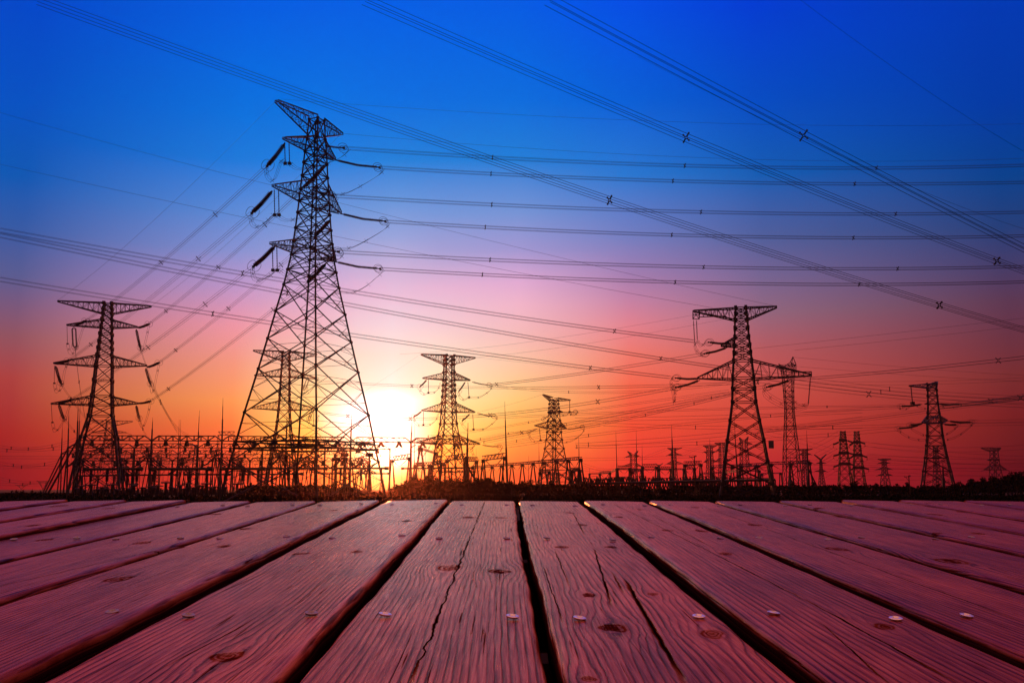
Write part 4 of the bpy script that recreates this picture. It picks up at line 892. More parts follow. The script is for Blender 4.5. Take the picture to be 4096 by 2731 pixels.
def yr(pts, D0, D1, label, n=2, sp=.9, r=.42, sps=()): cable(pts, D0, D1, n, sp, label='line ' + label, r=r, spacers=sps, group=YR, ext=25, spsize=1.3)
yr(X_(Mm, (380, 250), (540, 240), (2130, 88), (2352, 64)), 250, 160, 'rising from behind the right pylon arm to the right edge', 4, .5, .5, X_(Mm, (2130, 88)))
yr(X_(Mm, (0, 180), (400, 252), (1198, 327), (2352, 408)), 230, 280, 'sloping down to the right edge, highest of three', 2, .9, .5, X_(Mm, (1198, 327)))
yr(X_(Mm, (40, 220), (400, 280), (1123, 357), (2352, 440)), 240, 290, 'sloping down to the right edge, middle of three', 2, .9, .5, X_(Mm, (1123, 357)))
yr(X_(Mm, (60, 260), (400, 315), (1020, 377), (1500, 420), (2352, 480)), 250, 300, 'sloping down to the right edge, lowest of three', 4, .9, .36, X_(Mm, (1020, 377)))
yr(X_(Mm, (1820, 463), (2068, 437), (2352, 388)), 400, 300, 'from the top right insulator of the pylon near the right edge, upper', 4, .9, .42, X_(Mm, (2068, 437)))
yr(X_(Mm, (1625, 490), (2000, 452), (2322, 411), (2352, 406)), 400, 290, 'from behind the pylon near the right edge, thick', 4, .9, .55, X_(Mm, (2322, 411)))
yr(X_(Mm, (150, 690), (600, 635), (1500, 512), (2352, 400)), 420, 330, 'long and rising behind the body of the pylon near the right edge, upper', 2, .8)
yr(X_(Mm, (0, 712), (600, 648), (1500, 528), (2352, 412)), 425, 335, 'long and rising behind the body of the pylon near the right edge, lower', 2, .8)
yr(X_(Mm, (60, 665), (710, 662), (1372, 641)), 430, 400, 'to the middle left insulator of the pylon near the right edge', 2, 1.0, .45, X_(Mm, (710, 662)))
yr(X_(Mm, (1903, 615), (2352, 603)), 400, 380, 'from the long right insulator of the pylon near the right edge', 2, .9)
yr(X_(Mm, (1775, 641), (2352, 632)), 400, 380, 'from the short right insulator of the pylon near the right edge', 2, .9)
for i, (pts, lb) in enumerate((
    (((370, 60), (1500, 160), (2352, 215)), 'from the tall horn of the slim pylon to the right edge'), (((400, 140), (1350, 212), (2352, 270)), 'below it, from the head of the slim pylon to the right edge'),
    (((500, 268), (1300, 267), (1900, 258), (2352, 236)), 'level with the top of the pylon near the right edge, upper'), (((500, 293), (1375, 296), (2352, 258)), 'level with the top of the pylon near the right edge, lower'))):
    cable(X_(Mm, *pts), 330, 400, 1, label='thin wire ' + lb, r=.35, group=TH, ext=20)
cable(X_(L_, (930, 1302), (1500, 1240), (2352, 1142)), 220, 200, 1, label='thin wire rising from the right pylon to the right edge, upper of two', r=.38, group=TH, ext=20)
cable(X_(L_, (1150, 1310), (1700, 1255), (2352, 1182)), 225, 205, 1, label='thin wire rising from the right pylon to the right edge, lower of two', r=.38, group=TH, ext=20)
cable(X_(Dd, (0, 158), (660, 108), (1560, 0)) + X_(E, (0, 218), (335, 157)), 360, 202, 1, label='thin wire rising to the boxed arm of the right pylon, upper of two', r=.3, group=TH)
cable(X_(Dd, (720, 192), (1080, 155), (1930, 38)) + X_(E, (0, 298), (600, 185)), 330, 202, 1, label='thin wire rising to the top arm of the right pylon, lower of two', r=.3, group=TH)
cable(X_(N_, (1220, 555), (900, 770), (640, 940)), 330, 350, 1, label='thin wire falling into the sun glare from the pylon right of the sun', r=.2, group=TH)
cable(X_(Dd, (725, 192), (1100, 230), (1930, 330)), 330, 320, 1, label='thin wire falling right from the top tip of the pylon right of the sun', r=.25, group=TH)
cable(X_(Dd, (1380, 547), (1000, 660), (620, 745)), 420, 330, 1, label='thin wire from the small pylon right of centre to the left', r=.25, group=TH)
# slack drops from the far left pylon into the gantries
DR = 'slack lines dropping into the switchyard'
for i, (k_, mid, end, d1, nm) in enumerate((('V1', (885, 815), (1090, 1062), 400, 'from its top right arm'), ('V3', (890, 835), (1010, 1045), 400, 'from its middle right arm'), ('V5', (760, 1020), (805, 1085), 400, 'from its lowest right arm'),
                              ('V0', (300, 680), (350, 960), 395, 'from its top left arm'), ('V2', (240, 800), (345, 935), 390, 'from the largest pylon\'s middle left arm'), ('V4', (265, 1035), (300, 1080), 390, 'from the largest pylon\'s lowest left arm'))):
    p0, d0 = T2e[k_]
    cable([p0, Cc(*mid), Cc(*end)], d0, d1, 2, .6, label='slack line dropping off the far left pylon ' + nm, r=.4, spacers=[Cc(*mid)], group=DR)
# low lines at the left edge
for i, (pts, sps, nm) in enumerate(((((-30, 615), (150, 650), (380, 658), (700, 606), (1030, 520)), ((150, 650), (380, 658), (700, 606)), 'sagging, highest'), (((-30, 672), (330, 672), (715, 660), (930, 632)), ((95, 668), (715, 660)), 'sagging, second'),
    (((-30, 768), (900, 772)), (), 'straight and level'), (((-30, 835), (180, 870), (400, 890), (600, 860), (800, 815)), ((180, 870), (600, 860)), 'sagging, fourth'), (((-30, 905), (300, 900), (780, 905)), ((290, 900),), 'sagging, fifth'),
    (((-30, 1045), (130, 1078), (400, 1113), (700, 1090), (850, 1062)), ((130, 1078), (405, 1115)), 'sagging, sixth'), (((-30, 1122), (300, 1133), (760, 1122)), ((305, 1130),), 'lowest'))):
    cable(X_(Hh, *pts), 620, 560, 2, 1.4, label='faint line at the left edge, %s of the seven' % nm, r=.42, spacers=X_(Hh, *sps), group='faint lines at the left edge')
# many faint far lines low on the right
FL = 'faint far lines low on the right'
ys = [(940, 800, 2352, 832, 60), (1000, 915, 2352, 955, 25), (1000, 925, 2352, 1010, 30), (520, 1000, 2352, 985, 15), (1020, 1020, 2352, 1062, 14), (650, 1085, 2352, 1100, 10), (990, 805, 1560, 862, 12), (1560, 880, 2352, 930, 8), (100, 700, 700, 860, -10),
      (500, 960, 1120, 985, 12), (1010, 905, 1500, 940, 8), (540, 830, 770, 705, 8), (560, 900, 720, 815, 8), (560, 960, 740, 870, 8), (550, 1010, 720, 905, 8), (640, 1080, 760, 1002, 6)]
for i, (x0, y0, x1, y1, sg) in enumerate(ys):
    cable(X_(Mm, (x0, y0), ((x0 + x1) / 2, (y0 + y1) / 2 + sg * .6), (x1, y1)), 640, 600, 2, 2.6, label='faint pair of far wires low on the right, among several alike', r=.34, group=FL, seg=16)
for i, (a, b, cc) in enumerate((((100, 628), (900, 612), (1600, 585)), ((0, 740), (300, 780), (560, 770)), ((905, 612), (1250, 600), (1600, 588)), ((850, 640), (1050, 560), (1250, 480)), ((1430, 470), (1600, 500), (1780, 525)), ((1350, 600), (1550, 520), (1725, 440)), ((100, 690), (330, 760), (560, 765)))):
    cable(X_(G, a, b, cc), 700, 740, 2, 1.6, label='faint pair of far wires above the right switchyard, among several alike', r=.3, group='faint far wires above the right switchyard', seg=12)
# ------------------------------------------------------------------ switchyard
def Dh(y, h): return (h - HCAM) / ray(2048, y)[1]           # distance at which a thing h metres tall tops out at photo row y
def rod_mesh(m, base, top, w0, tw=.12):
    b, t = np.asarray(base), np.asarray(top); L = t - b
    m.tube([b, b + L * .5], w0, 6, rad=[w0, w0 * .8]); m.tube([b + L * .5, b + L * .8], 0, 5, rad=[w0 * .55, w0 * .4]); m.tube([b + L * .8, t], 0, 4, rad=[w0 * .25, tw * .3])
def truss(m, a, b, h, w, n, trap=True, dep=1.2, zig=False):
    a, b = np.asarray(a), np.asarray(b); up = np.array([0, 0, h]); d = b - a; pe = np.array([-d[1], d[0], 0]); pe = pe / np.linalg.norm(pe) * dep / 2
    t0, t1 = (.10, .90) if trap else (0, 1)
    for s in (-1, 1):
        m.bar(a + pe * s, b + pe * s, w * 1.5); m.bar(a + d * t0 + up + pe * s, a + d * t1 + up + pe * s, w * 1.3)
        if trap: m.bar(a + pe * s, a + d * t0 + up + pe * s, w * 1.2); m.bar(b + pe * s, a + d * t1 + up + pe * s, w * 1.2)
        for i in range(n):
            u0, u1 = t0 + (t1 - t0) * i / n, t0 + (t1 - t0) * (i + 1) / n
            A_, B_ = a + d * u0 + pe * s, a + d * u1 + pe * s
            if not zig: m.bar(A_, A_ + up, w * .8)
            if i % 2: m.bar(A_, B_ + up, w * .8)
            else: m.bar(A_ + up, B_, w * .8)
    for i in range(n + 1):
        u0 = t0 + (t1 - t0) * i / n; m.bar(a + d * u0 + up - pe, a + d * u0 + up + pe, w * .6); m.bar(a + d * u0 - pe, a + d * u0 + pe, w * .6)
def gantry(label, posts, h, th, w=.25, splay=2.2, n=8, pole=.42, group=None, endA=None, strings=(.2, .5, .8), rods=True):
    """posts = (x, y of the beam, y of rod top or None) in photo pixels, h = beam height in metres"""
    pts = [at(x, y, Dh(y, h)) for x, y, _ in posts]
    root = thing('gantry', label, 'gantry', pts[0] * [1, 1, 0], group)
    d = pts[-1] - pts[0]; d = d / np.linalg.norm(d); pe = np.array([-d[1], d[0], 0])
    for i, (p, (x, y, rt)) in enumerate(zip(pts, posts)):
        m = MB(); g = p * [1, 1, 0]
        for s in (-1, 1): m.tube([p + pe * s * .3, g + pe * s * splay], 0, 8, rad=[pole * .8, pole])
        m.bar((p + g) / 2 + pe * splay * .5, (p + g) / 2 - pe * splay * .5, pole * .6)
        if endA and i == 0: m.tube([p, g + d * endA], 0, 8, rad=[pole * .8, pole])
        m.box(p, .8, .8, .7)
        if rt is not None: rod_mesh(m, p, at(x + (p[0] - 0) * 0 + 4 * (1 if x < 2048 else -1), rt, p[1]), pole * .8)
        m.build('post', M['steel'], root)
    for p, q in zip(pts, pts[1:]):
        m = MB(); truss(m, p, q, th, w, n); m.build('beam', M['steel'], root)
        for f in strings:
            c = p + (q - p) * f
            for sy in (-1, 1):
                e = c + d * (-.9) * sy * .8 + pe * sy * 2.4 + np.array([0, 0, -1.9]); mm = MB()
                for o in (-.25, 0.25): mm.disc_string(c + d * o, e + d * o, .3, 9, 6, .7)
                mm.box(e, .9, .5, .3); mm.build('insulator_string', M['porcelain'], root)
            l = MB(); a = c + pe * -2.6 + [0, 0, -1.5] - d * 2; b = c + pe * 2.6 + [0, 0, -1.5] + d * 2
            l.tube([a + (b - a) * t + np.array([0, 0, -4.2 * (1 - (2 * t - 1) ** 2)]) for t in np.linspace(0, 1, 12)], .09, 4); l.build('jumper_cable', M['alu'], root)
            for o in (-1.4, 1.4):
                l2 = MB(); a = c + pe * 2.8 + [0, 0, -1.9] + d * o; b = c + pe * 30 + [0, 0, -1.0] + d * o
                l2.tube([a + (b - a) * t + np.array([0, 0, -1.6 * (1 - (2 * t - 1) ** 2)]) for t in np.linspace(0, 1, 8)], .08, 3); l2.tube([c + d * o + [0, 0, -1.5] + pe * 2, c * [1, 1, 0] + d * o + [0, 0, 5]], .05, 3); l2.build('down_lead', M['alu'], root)
    return root
GG = 'rows of gantries in the left switchyard'
gantry('nearest long row of trussed gantries in the left switchyard, the tallest of the rows', [(309, 1761, 1606), (607, 1762, 1668), (888, 1763, 1590), (1145, 1765, 1640), (1403, 1767, 1652), (1644, 1769, 1687), (1869, 1777, 1690)], 21, 1.9, endA=-9.5, group=GG)
gantry('second row of trussed gantries in the left switchyard', [(272, 1791, 1633), (538, 1791, None), (792, 1790, 1664), (1050, 1792, None), (1300, 1794, None), (1560, 1796, None)], 21, 1.9, w=.23, endA=-9, group=GG, pole=.4)
gantry('third row of trussed gantries in the left switchyard, low and far', [(246, 1815, 1690), (480, 1815, None), (713, 1815, 1678), (933, 1816, None), (1160, 1817, None), (1385, 1817, None)], 21, 1.9, w=.21, endA=-8.5, group=GG, pole=.38)
gantry('fourth and farthest row of trussed gantries in the left switchyard', [(320, 1830, None), (560, 1830, None), (800, 1830, None), (1040, 1831, None), (1270, 1832, None)], 21, 1.7, w=.13, group=GG, pole=.2, strings=(.35, .7))
gantry('fifth row, the faintest of the trussed gantries in the left switchyard', [(380, 1856, None), (640, 1856, None), (880, 1857, None), (1120, 1857, None), (1340, 1858, None)], 18, 1.7, w=.13, group=GG, pole=.2, strings=(.3, .7))
gantry('low row of trussed gantries inside and left of the largest pylon base', [(330, 1843, None), (505, 1843, None), (690, 1842, None), (850, 1842, None), (1000, 1842, None), (1180, 1842, None), (1330, 1842, None), (1480, 1843, None)], 14, 1.3, w=.15, group=GG, pole=.24, strings=(.25, .75))
# tubular busbars with fans of insulators
def busbar(label, a, b, D, r, sup):
    p, q = at(*a, D), at(*b, D); root = thing('busbar', label, 'busbar', p * [1, 1, 0], 'tubular busbars of the left switchyard')
    m = MB(); m.tube([p, q], r, 8); m.tube([p - [r * 2, 0, 0], p + [r * 2, 0, 0]], r * 1.6, 8); m.tube([q - [r * 2, 0, 0], q + [r * 2, 0, 0]], r * 1.6, 8); m.build('tube', M['alu'], root)
    for f in sup:
        c = p + (q - p) * f; mm = MB(); mm.disc_string(c - [0, 0, r], c * [1, 1, .55], r * 1.4, 8, 6, .6); mm.build('post_insulator', M['porcelain'], root)
        mm = MB()
        for s in (-1, 1): mm.bar(c * [1, 1, .55], c * [1, 1, 0] + [s * .9, 0, 0], .22)
        mm.bar(c * [1, 1, .3] - [.4, 0, 0], c * [1, 1, .3] + [.4, 0, 0], .14); mm.build('stand', M['steel'], root)
busbar('upper thick busbar tube in front of the leftmost gantry bay', Q(-20, 928), Q(702, 922), 300, .40, (.1, .4, .7, .95))
busbar('upper thick busbar tube between the second and fourth gantry columns', Q(868, 925), Q(1645, 922), 300, .42, (.05, .35, .65, .95))
busbar('upper thick busbar tube running in under the largest pylon', Q(1815, 918), Q(2352, 922), 300, .38, (.1, .5, .9))
busbar('lower thin busbar tube in front of the leftmost gantry bays', Q(-150, 1018), Q(580, 1004), 330, .26, (.1, .4, .7, .95))
busbar('lower thin busbar tube in the middle of the left switchyard', Q(545, 1005), Q(1200, 1002), 330, .28, (.1, .5, .9))
busbar('lower thin busbar tube left of the largest pylon leg', Q(1330, 998), Q(1900, 998), 330, .26, (.1, .5, .9))
busbar('busbar tube crossing behind the right leg of the largest pylon', K(1300, 683), K(1900, 683), 330, .34, (.1, .5, .9))
busbar('lower busbar tube crossing behind the right leg of the largest pylon', K(1150, 745), K(1925, 745), 360, .26, (.1, .5, .9))
busbar('busbar tube inside the legs of the largest pylon', K(120, 685), K(1180, 685), 330, .34, (.1, .35, .6, .9))
busbar('lower busbar tube inside the legs of the largest pylon', K(200, 755), K(900, 750), 360, .28, (.1, .5, .9))
busbar('busbar tube right of the sun below the pylon', Dd(25, 1262), Dd(700, 1254), 360, .28, (.1, .4, .7, .95))
busbar('lower busbar tube right of the sun below the pylon', Dd(400, 1295), Dd(720, 1292), 380, .24, (.1, .9))
def fan(label, top, l, r, D, k_=3):
    t = at(*top, D); root = thing('disconnector', label, 'disconnector', t * [1, 1, 0], 'disconnectors on lattice frames'); m = MB()
    truss(m, t + [-1.6, 1.5, 0], t + [1.6, -1.5, .9], 1.5, .14, 6, trap=False, dep=1.2, zig=True); m.build('frame', M['steel'], root)
    for s in (-1, 1):
        mm = MB(); g = t * [1, 1, 0]; 
        for e in (-1, 1): mm.tube([t + [s * .6, 2, 0], g + [s * .6 + e * 1.6, 2.0, 0]], .16, 6)
        mm.build('post', M['steel'], root)
    for e, s in ((l, -1), (r, 1)):
        for k2 in range(k_):
            o = np.array([k2 * .8 * s, (k2 - 1) * 2.2, 0]); mm = MB(); a = t + o * .6 + [0, 0, -.1]; b = at(*e, D) + o
            md = (a + b) / 2 + [0, 0, -.5]; mm.disc_string(a, md, .24, 7, 6, .6); mm.disc_string(md, b, .24, 7, 6, .6); mm.build('insulator_string', M['porcelain'], root)
for i, (t, l, r, D, nm) in enumerate((((805, 765), (640, 905), (965, 905), 305, 'between the first two left columns'), ((480, 880), (440, 900), (600, 1002), 325, 'low beside the first left column'),
    ((1275, 868), (1120, 990), (1400, 985), 325, 'low right of the second left column'), ((1725, 765), (1560, 895), (1890, 895), 305, 'left of the third left column'), ((2030, 868), (1900, 985), (2150, 990), 325, 'inside the largest pylon\'s left leg'),
    ((-120, 770), (-260, 905), (60, 905), 305, 'behind the far left pylon\'s legs'))):
    fan('fan of slanting insulators under a lattice box, ' + nm, Q(*t), Q(*l), Q(*r), D)
for t, l, r, nm in (((650, 560), (520, 680), (800, 690), 'left of the largest pylon\'s centre legs'), ((1400, 560), (1250, 690), (1560, 690), 'by the largest pylon\'s right leg'), ((1600, 620), (1480, 700), (1720, 745), 'right of the largest pylon\'s right leg'), ((950, 620), (820, 745), (1080, 750), 'amid the largest pylon\'s base')):
    fan('fan of slanting insulators under a lattice box, ' + nm, K(*t), K(*l), K(*r), 335)
# low apparatus standing in rows
def mk_post(h):
    root = thing('post_insulator', 'slim ribbed insulator column in the low rows of the switchyard', 'insulator', (0, 0, 0), 'slim insulator columns in rows'); m = MB()
    m.bar((0, 0, 0), (0, 0, h * .45), .28, caps=True); m.build('stand', M['steel'], root)
    m = MB(); m.disc_string((0, 0, h * .45), (0, 0, h * .96), .2, 14, 7, .65); m.build('ribbed_column', M['porcelain'], root)
    m = MB(); m.box((0, 0, h * .975), .5, .5, h * .05); m.box((0, 0, h), .9, .2, .12); m.build('cap', M['steel'], root); return root
def mk_breaker(h):
    root = thing('circuit_breaker', 'thick dark breaker column with a cross piece on top in the left switchyard', 'breaker', (0, 0, 0), 'thick breaker columns'); m = MB()
    m.box((0, 0, h * .18), .9, .9, h * .36); m.build('housing', M['steel'], root)
    m = MB(); m.disc_string((0, 0, h * .36), (0, 0, h * .86), .42, 12, 8, .75); m.build('ribbed_column', M['porcelain'], root)
    m = MB(); m.tube([(-1.3, 0, h * .9), (1.3, 0, h * .9)], .28, 8); m.bar((0, 0, h * .86), (0, 0, h), .16); m.bar((-.5, 0, h), (.5, 0, h), .1)
    for s in (-1, 1): m.bar((s * .5, 0, h * .93), (s * .5, 0, h * 1.05), .07)
    m.build('interrupter', M['steel'], root); return root
def mk_ct(h):
    root = thing('current_transformer', 'stout transformer post with a bulging head in the left switchyard', 'transformer', (0, 0, 0), 'stout transformer posts'); m = MB()
    m.bar((0, 0, 0), (0, 0, h * .3), .7, caps=True); m.build('pedestal', M['concrete'], root)
    m = MB(); m.disc_string((0, 0, h * .3), (0, 0, h * .84), .4, 12, 8, .75); m.build('ribbed_column', M['porcelain'], root)
    m = MB(); m.tube([(0, 0, h * .84), (0, 0, h * .87), (0, 0, h * .97), (0, 0, h)], 0, 10, rad=[.35, .6, .6, .3]); m.tube([(-.8, 0, h * .92), (.8, 0, h * .92)], .09, 6); m.build('head', M['steel'], root); return root
protos = {}
rg = random.Random(11)
def place(kind, mk, xpx, ytop, D, h0=4.5):
    h = HCAM + ray(xpx, ytop)[1] * D
    p = at(xpx, 1960, D) * [1, 1, 0]
    if kind not in protos: r = protos[kind] = mk(h0); r.location = tuple(p); r.scale = (1, 1, h / h0); return r
    return dup(protos[kind], p, rg.uniform(0, .6), (1, 1, h / h0))
x = 378
while x < 905:
    D = rg.uniform(225, 300); place('post', mk_post, x, 1600 + rg.uniform(1175, 1215) * .2976, D)
    x += rg.uniform(6, 11)
for xq, yq in ((45, 1125), (330, 1120), (610, 1115), (1050, 1090), (1240, 1130), (1335, 1105), (1545, 1135), (1600, 1105), (2010, 1110), (945, 1140), (1420, 1165), (850, 1150), (1760, 1150), (-90, 1140), (200, 1160)):
    place('breaker', mk_breaker, *Q(xq, yq - 6), rg.uniform(240, 265), 6.5)
for xq, yq in ((620, 1135), (140, 1190), (240, 1185), (400, 1190), (740, 1165), (890, 1170), (1120, 1160), (1490, 1150), (1650, 1160), (1850, 1160), (1700, 1165), (-40, 1200), (-150, 1180), (1180, 1175), (1300, 1180), (550, 1180)):
    place('ct', mk_ct, *Q(xq, yq), rg.uniform(230, 260), 5.5)
for xk in range(1180, 1560, 26): place('post', mk_post, *K(xk + rg.uniform(-6, 6), rg.uniform(855, 905)), rg.uniform(235, 290))
for xk in (1395, 1690, 1300, 1290): place('breaker', mk_breaker, *K(xk, 470 if xk in (1395, 1690) else 530), 330, 6.5)
for xg in (1100, 1290, 1465, 1640, 930, 760, 620, 450, 290): o_ = place('ct', mk_ct, *G(xg + 12, rg.uniform(865, 890)), 330, 5.5); o_['label'] = 'stout post with a bulging head in the right switchyard, one of several alike'; o_['group'] = 'stout posts in the right switchyard'

# ---- sloping row of A-shaped portal frames right of the sun
def aframes(label, pts, h, w, leg, splay, group=None, cf=Dd, n=6, th=.9, hang=True, ext=None):
    P = [at(*cf(*p), Dh(cf(*p)[1], h)) for p in pts]; root = thing('gantry', label, 'gantry', P[0] * [1, 1, 0], group)
    for p in P:
        m = MB(); g = p * [1, 1, 0]
        for s in (-1, 1): m.tube([p + [s * .25, 0, 0], g + [s * splay, s * splay * .3, 0]], 0, 6, rad=[leg * .8, leg])
        m.box(p, leg * 4, leg * 4, leg * 3.4); m.build('a_frame', M['steel'], root)
    for p, q in zip(P, P[1:]):
        m = MB(); truss(m, p + [0, 0, .2], q + [0, 0, .2], th, w, n, trap=False, dep=.9, zig=True); m.build('beam', M['steel'], root)
        if hang:
            l = MB()
            for k_ in (.12, .88):
                a = p + (q - p) * k_; b = p + (q - p) * (.3 if k_ < .5 else .7) + [0, -2, -1.4]; l.disc_string(a, b, .16, 6, 5, .5)
            a, b = p + (q - p) * .3 + [0, -2, -1.2], p + (q - p) * .7 + [0, -2, -1.2]
            l.tube([a + (b - a) * t + np.array([0, 0, -1.0 * (1 - (2 * t - 1) ** 2)]) for t in np.linspace(0, 1, 8)], .05, 3)
            l.build('insulator_string', M['porcelain'], root)
    return root
aframes('long row of A-shaped portal frames whose beam climbs to the right below the small pylon', [(700, 1262), (795, 1258), (890, 1250), (980, 1242), (1080, 1236), (1180, 1229), (1285, 1220), (1390, 1211), (1510, 1202), (1625, 1190), (1742, 1182)], 12, .15, .34, 1.7, th=.9)
PG = 'short portal frames with lattice beams'
for cf, a, b, h, nm in ((Dd, (805, 1190), (1012, 1165), 12, 'just left of the tall lightning rod'), (Dd, (640, 1195), (738, 1200), 12, 'under the pylon by the sun'), (Dd, (455, 1190), (640, 1168), 12, 'between the feet of the pylon by the sun'), (Dd, (148, 1245), (290, 1240), 10, 'low left of the pylon by the sun'),
    (Dd, (300, 1240), (415, 1222), 10, 'low inside the pylon by the sun'), (K, (1965, 600), (2172, 572), 13, 'directly below the sun'), (K, (2240, 665), (2330, 660), 12, 'just right of the sun'), (K, (1490, 635), (1690, 620), 12, 'at the right foot of the largest pylon'), (K, (830, 630), (1040, 612), 12, 'between the centre legs of the largest pylon'), (K, (540, 570), (720, 550), 14, 'left of the largest pylon\'s centre legs'),
    (G, (570, 760), (738, 757), 12, 'leftmost tall one of the right switchyard'), (G, (333, 828), (468, 816), 10, 'small and low in the right switchyard'), (G, (905, 742), (1095, 740), 12, 'in the middle of the right switchyard'), (G, (1475, 712), (1690, 705), 12, 'behind the wooden pole'), (G, (770, 802), (900, 792), 10, 'half hidden behind the V-headed distant pylon'), (G, (1465, 765), (1605, 758), 11, 'low, left of the wooden pole'),
    (G, (-15, 795), (55, 790), 10, 'at the left end of the right switchyard'), (G, (1120, 772), (1290, 775), 11, 'low in the middle of the right switchyard'), (Dd, (1650, 1290), (1735, 1288), 9, 'low at the right foot of the small pylon'), (Dd, (1350, 1310), (1440, 1300), 9, 'low at the left foot of the small pylon')):
    aframes('short portal frame with a lattice beam, ' + nm, [a, b], h, .15, .34, 1.3, group=PG, cf=cf, n=12, th=1.5 if h > 10 else 1.1)
aframes('long low portal row in the middle of the right switchyard', [(195, 830), (330, 828), (467, 820), (560, 770), (735, 772), (905, 775), (1120, 775), (1290, 772), (1465, 770)], 11, .14, .32, .9, cf=G, th=.5, hang=False)
aframes('portal row passing behind the legs of the large right pylon', [(330, 745), (600, 735), (720, 730), (930, 718), (1120, 705), (1385, 696), (1635, 685)], 12, .16, .36, 1.6, cf=R_, th=1.0)
aframes('lower portal row behind the legs of the large right pylon', [(180, 830), (330, 825), (500, 820), (700, 795), (960, 790)], 9, .14, .3, 1.0, cf=R_, th=.6)
aframes('stubby portal post pair right of the large right pylon', [(1000, 830), (1250, 822)], 8, .08, .24, .8, cf=R_, th=.3, hang=False)
aframes('dark two-legged portal beside the sun', [(2300, 465), (2480, 520)], 16, .1, .42, 2.6, cf=K, th=.5, hang=False)
aframes('faint far gantry behind the left end of the large pylon base', [(1760, 478), (1975, 475)], 26, .14, .16, 1.0, cf=Q, th=1.6, hang=False)
# ---- pipe bridge with V struts
p0, p1, p2 = at(*G(-60, 962), 330), at(*G(1000, 935), 320), at(*R_(1180, 900), 312); z_ = (p0[2] + p2[2]) / 2
root = thing('pipe_bridge', 'long dark pipe on short stands crossing the right switchyard just above the bushes', 'pipe', p0 * [1, 1, 0])
m = MB(); m.tube([p0, p1, p2], .42, 8); m.build('pipe', M['steel'], root); m = MB()
for i in range(46):
    t = i / 45; c = p0 + (p2 - p0) * t; hh = .8 + rg.random() * 1.1
    m.bar(c * [1, 1, 0], c, .3)
m.build('stand', M['steel'], root)
VS = 'V-shaped insulator stands on the right'
pv = None
for i in range(58):
    xg = -40 + i * 36.5 + rg.uniform(-6, 6)
    top = at(*G(xg, rg.uniform(850, 900)), 325)
    if pv is None:
        pv = thing('insulator_stand', 'dark V-shaped insulator stand above the long pipe, one of a dense row', 'insulator', top * [1, 1, 0], VS); h = top[2]; m = MB()
        for s in (-1, 1): m.disc_string(top * [1, 1, .45], top * [1, 1, 1] + [s * 1.3, 0, 0], .3, 9, 6, .7)
        m.build('ribbed_arm', M['porcelain'], pv); m = MB(); m.bar(top * [1, 1, 0], top * [1, 1, .45], .3); m.build('stand', M['steel'], pv); m = MB(); m.bar(top * [1, 1, 1] + [-1.4, 0, 0], top * [1, 1, 1] + [1.4, 0, .1], .12); m.build('cross_bar', M['steel'], pv); hv = h
    else: dup(pv, top * [1, 1, 0], 0, (rg.uniform(.7, 1.2), 1, top[2] / hv))
# ---- lightning masts
LM = 'slender lightning masts'
def mast(label, cf, top, base, D, w=.2, braced=None):
    t = at(*cf(*top), D); b = at(*cf(*base), D); r = (b[0] - t[0]) / max(t[2] - b[2], 1); b = np.array([t[0] + (b[0] - t[0]) * t[2] / max(t[2] - b[2], 1), D, 0])
    root = thing('lightning_mast', label, 'lightning mast', b, LM); m = MB(); rod_mesh(m, b, t, w * 1.4); m.build('pole', M['steel'], root)
    if braced: 
        c = b + (t - b) * .42; m = MB(); m.tube([c, b + [braced, 2, 0]], w * .9, 6); m.tube([c, b + [-braced * .25, -2, 0]], w * .8, 6); m.build('brace', M['steel'], root)
mast('tallest free-standing lightning mast, between the sun and the small pylon', Dd, (1010, 615), (1035, 1390), 330, .32)
mast('thick mast with a leg splayed to the right, beside the pylon right of the sun', Dd, (655, 822), (648, 1380), 300, .36, 5.2)
mast('thin mast just left of the thick one by the sun', Dd, (143, 842), (135, 1340), 350, .16)
mast('thin far mast right of the pylon by the sun', Dd, (735, 1070), (742, 1380), 500, .12)
mast('thin mast left of the small pylon, shorter', Dd, (1240, 1140), (1242, 1390), 450, .14)
mast('thin mast at the left foot of the small pylon', Dd, (1340, 992), (1345, 1390), 400, .16)
mast('mast rising from the right end of the sloping portal row', Dd, (1724, 955), (1733, 1390), 360, .2)
mast('short mast right of the sloping portal row', Dd, (1830, 1258), (1832, 1400), 420, .14)
mast('mast left of the V-headed distant pylon', G, (549, 250), (568, 960), 400, .2)
mast('mast right behind the V-headed distant pylon', G, (822, 245), (838, 960), 410, .2)
mast('short mast over the middle portal of the right switchyard', G, (902, 440), (906, 960), 420, .2)
mast('mast piercing the third distant pylon of the right switchyard', G, (1297, 165), (1328, 985), 340, .34)
mast('mast beside the wooden pole and the far pylon', G, (1811, 355), (1828, 980), 350, .32)
mast('mast with a splayed leg right of the slim horned pylon', R_, (1600, 238), (1632, 950), 340, .28, 4.8)
mast('plain post inside the slim horned pylon with a splayed leg', R_, (1385, 582), (1383, 950), 340, .3, 4.2)
mast('thin mast behind the front legs of the large right pylon', R_, (628, 80), (675, 940), 330, .24)
mast('short mast between the legs of the large right pylon', R_, (716, 620), (718, 940), 350, .24)
mast('thin mast in the left switchyard behind the nearest row', Q, (1253, 262), (1235, 1180), 390, .2)
mast('thin mast in the left switchyard under the long wires', Q, (1507, 135), (1450, 1180), 380, .26)
mast('thin mast inside the base of the largest pylon', B, (645, 1055), (640, 1460), 340, .18)
mast('dark post at the foot of the pylon near the right edge', Mm, (1655, 950), (1662, 1145), 380, .5)
mast('mast beside the left legs of the far left pylon', Hh, (1080, 25), (1030, 1250), 350, .28)
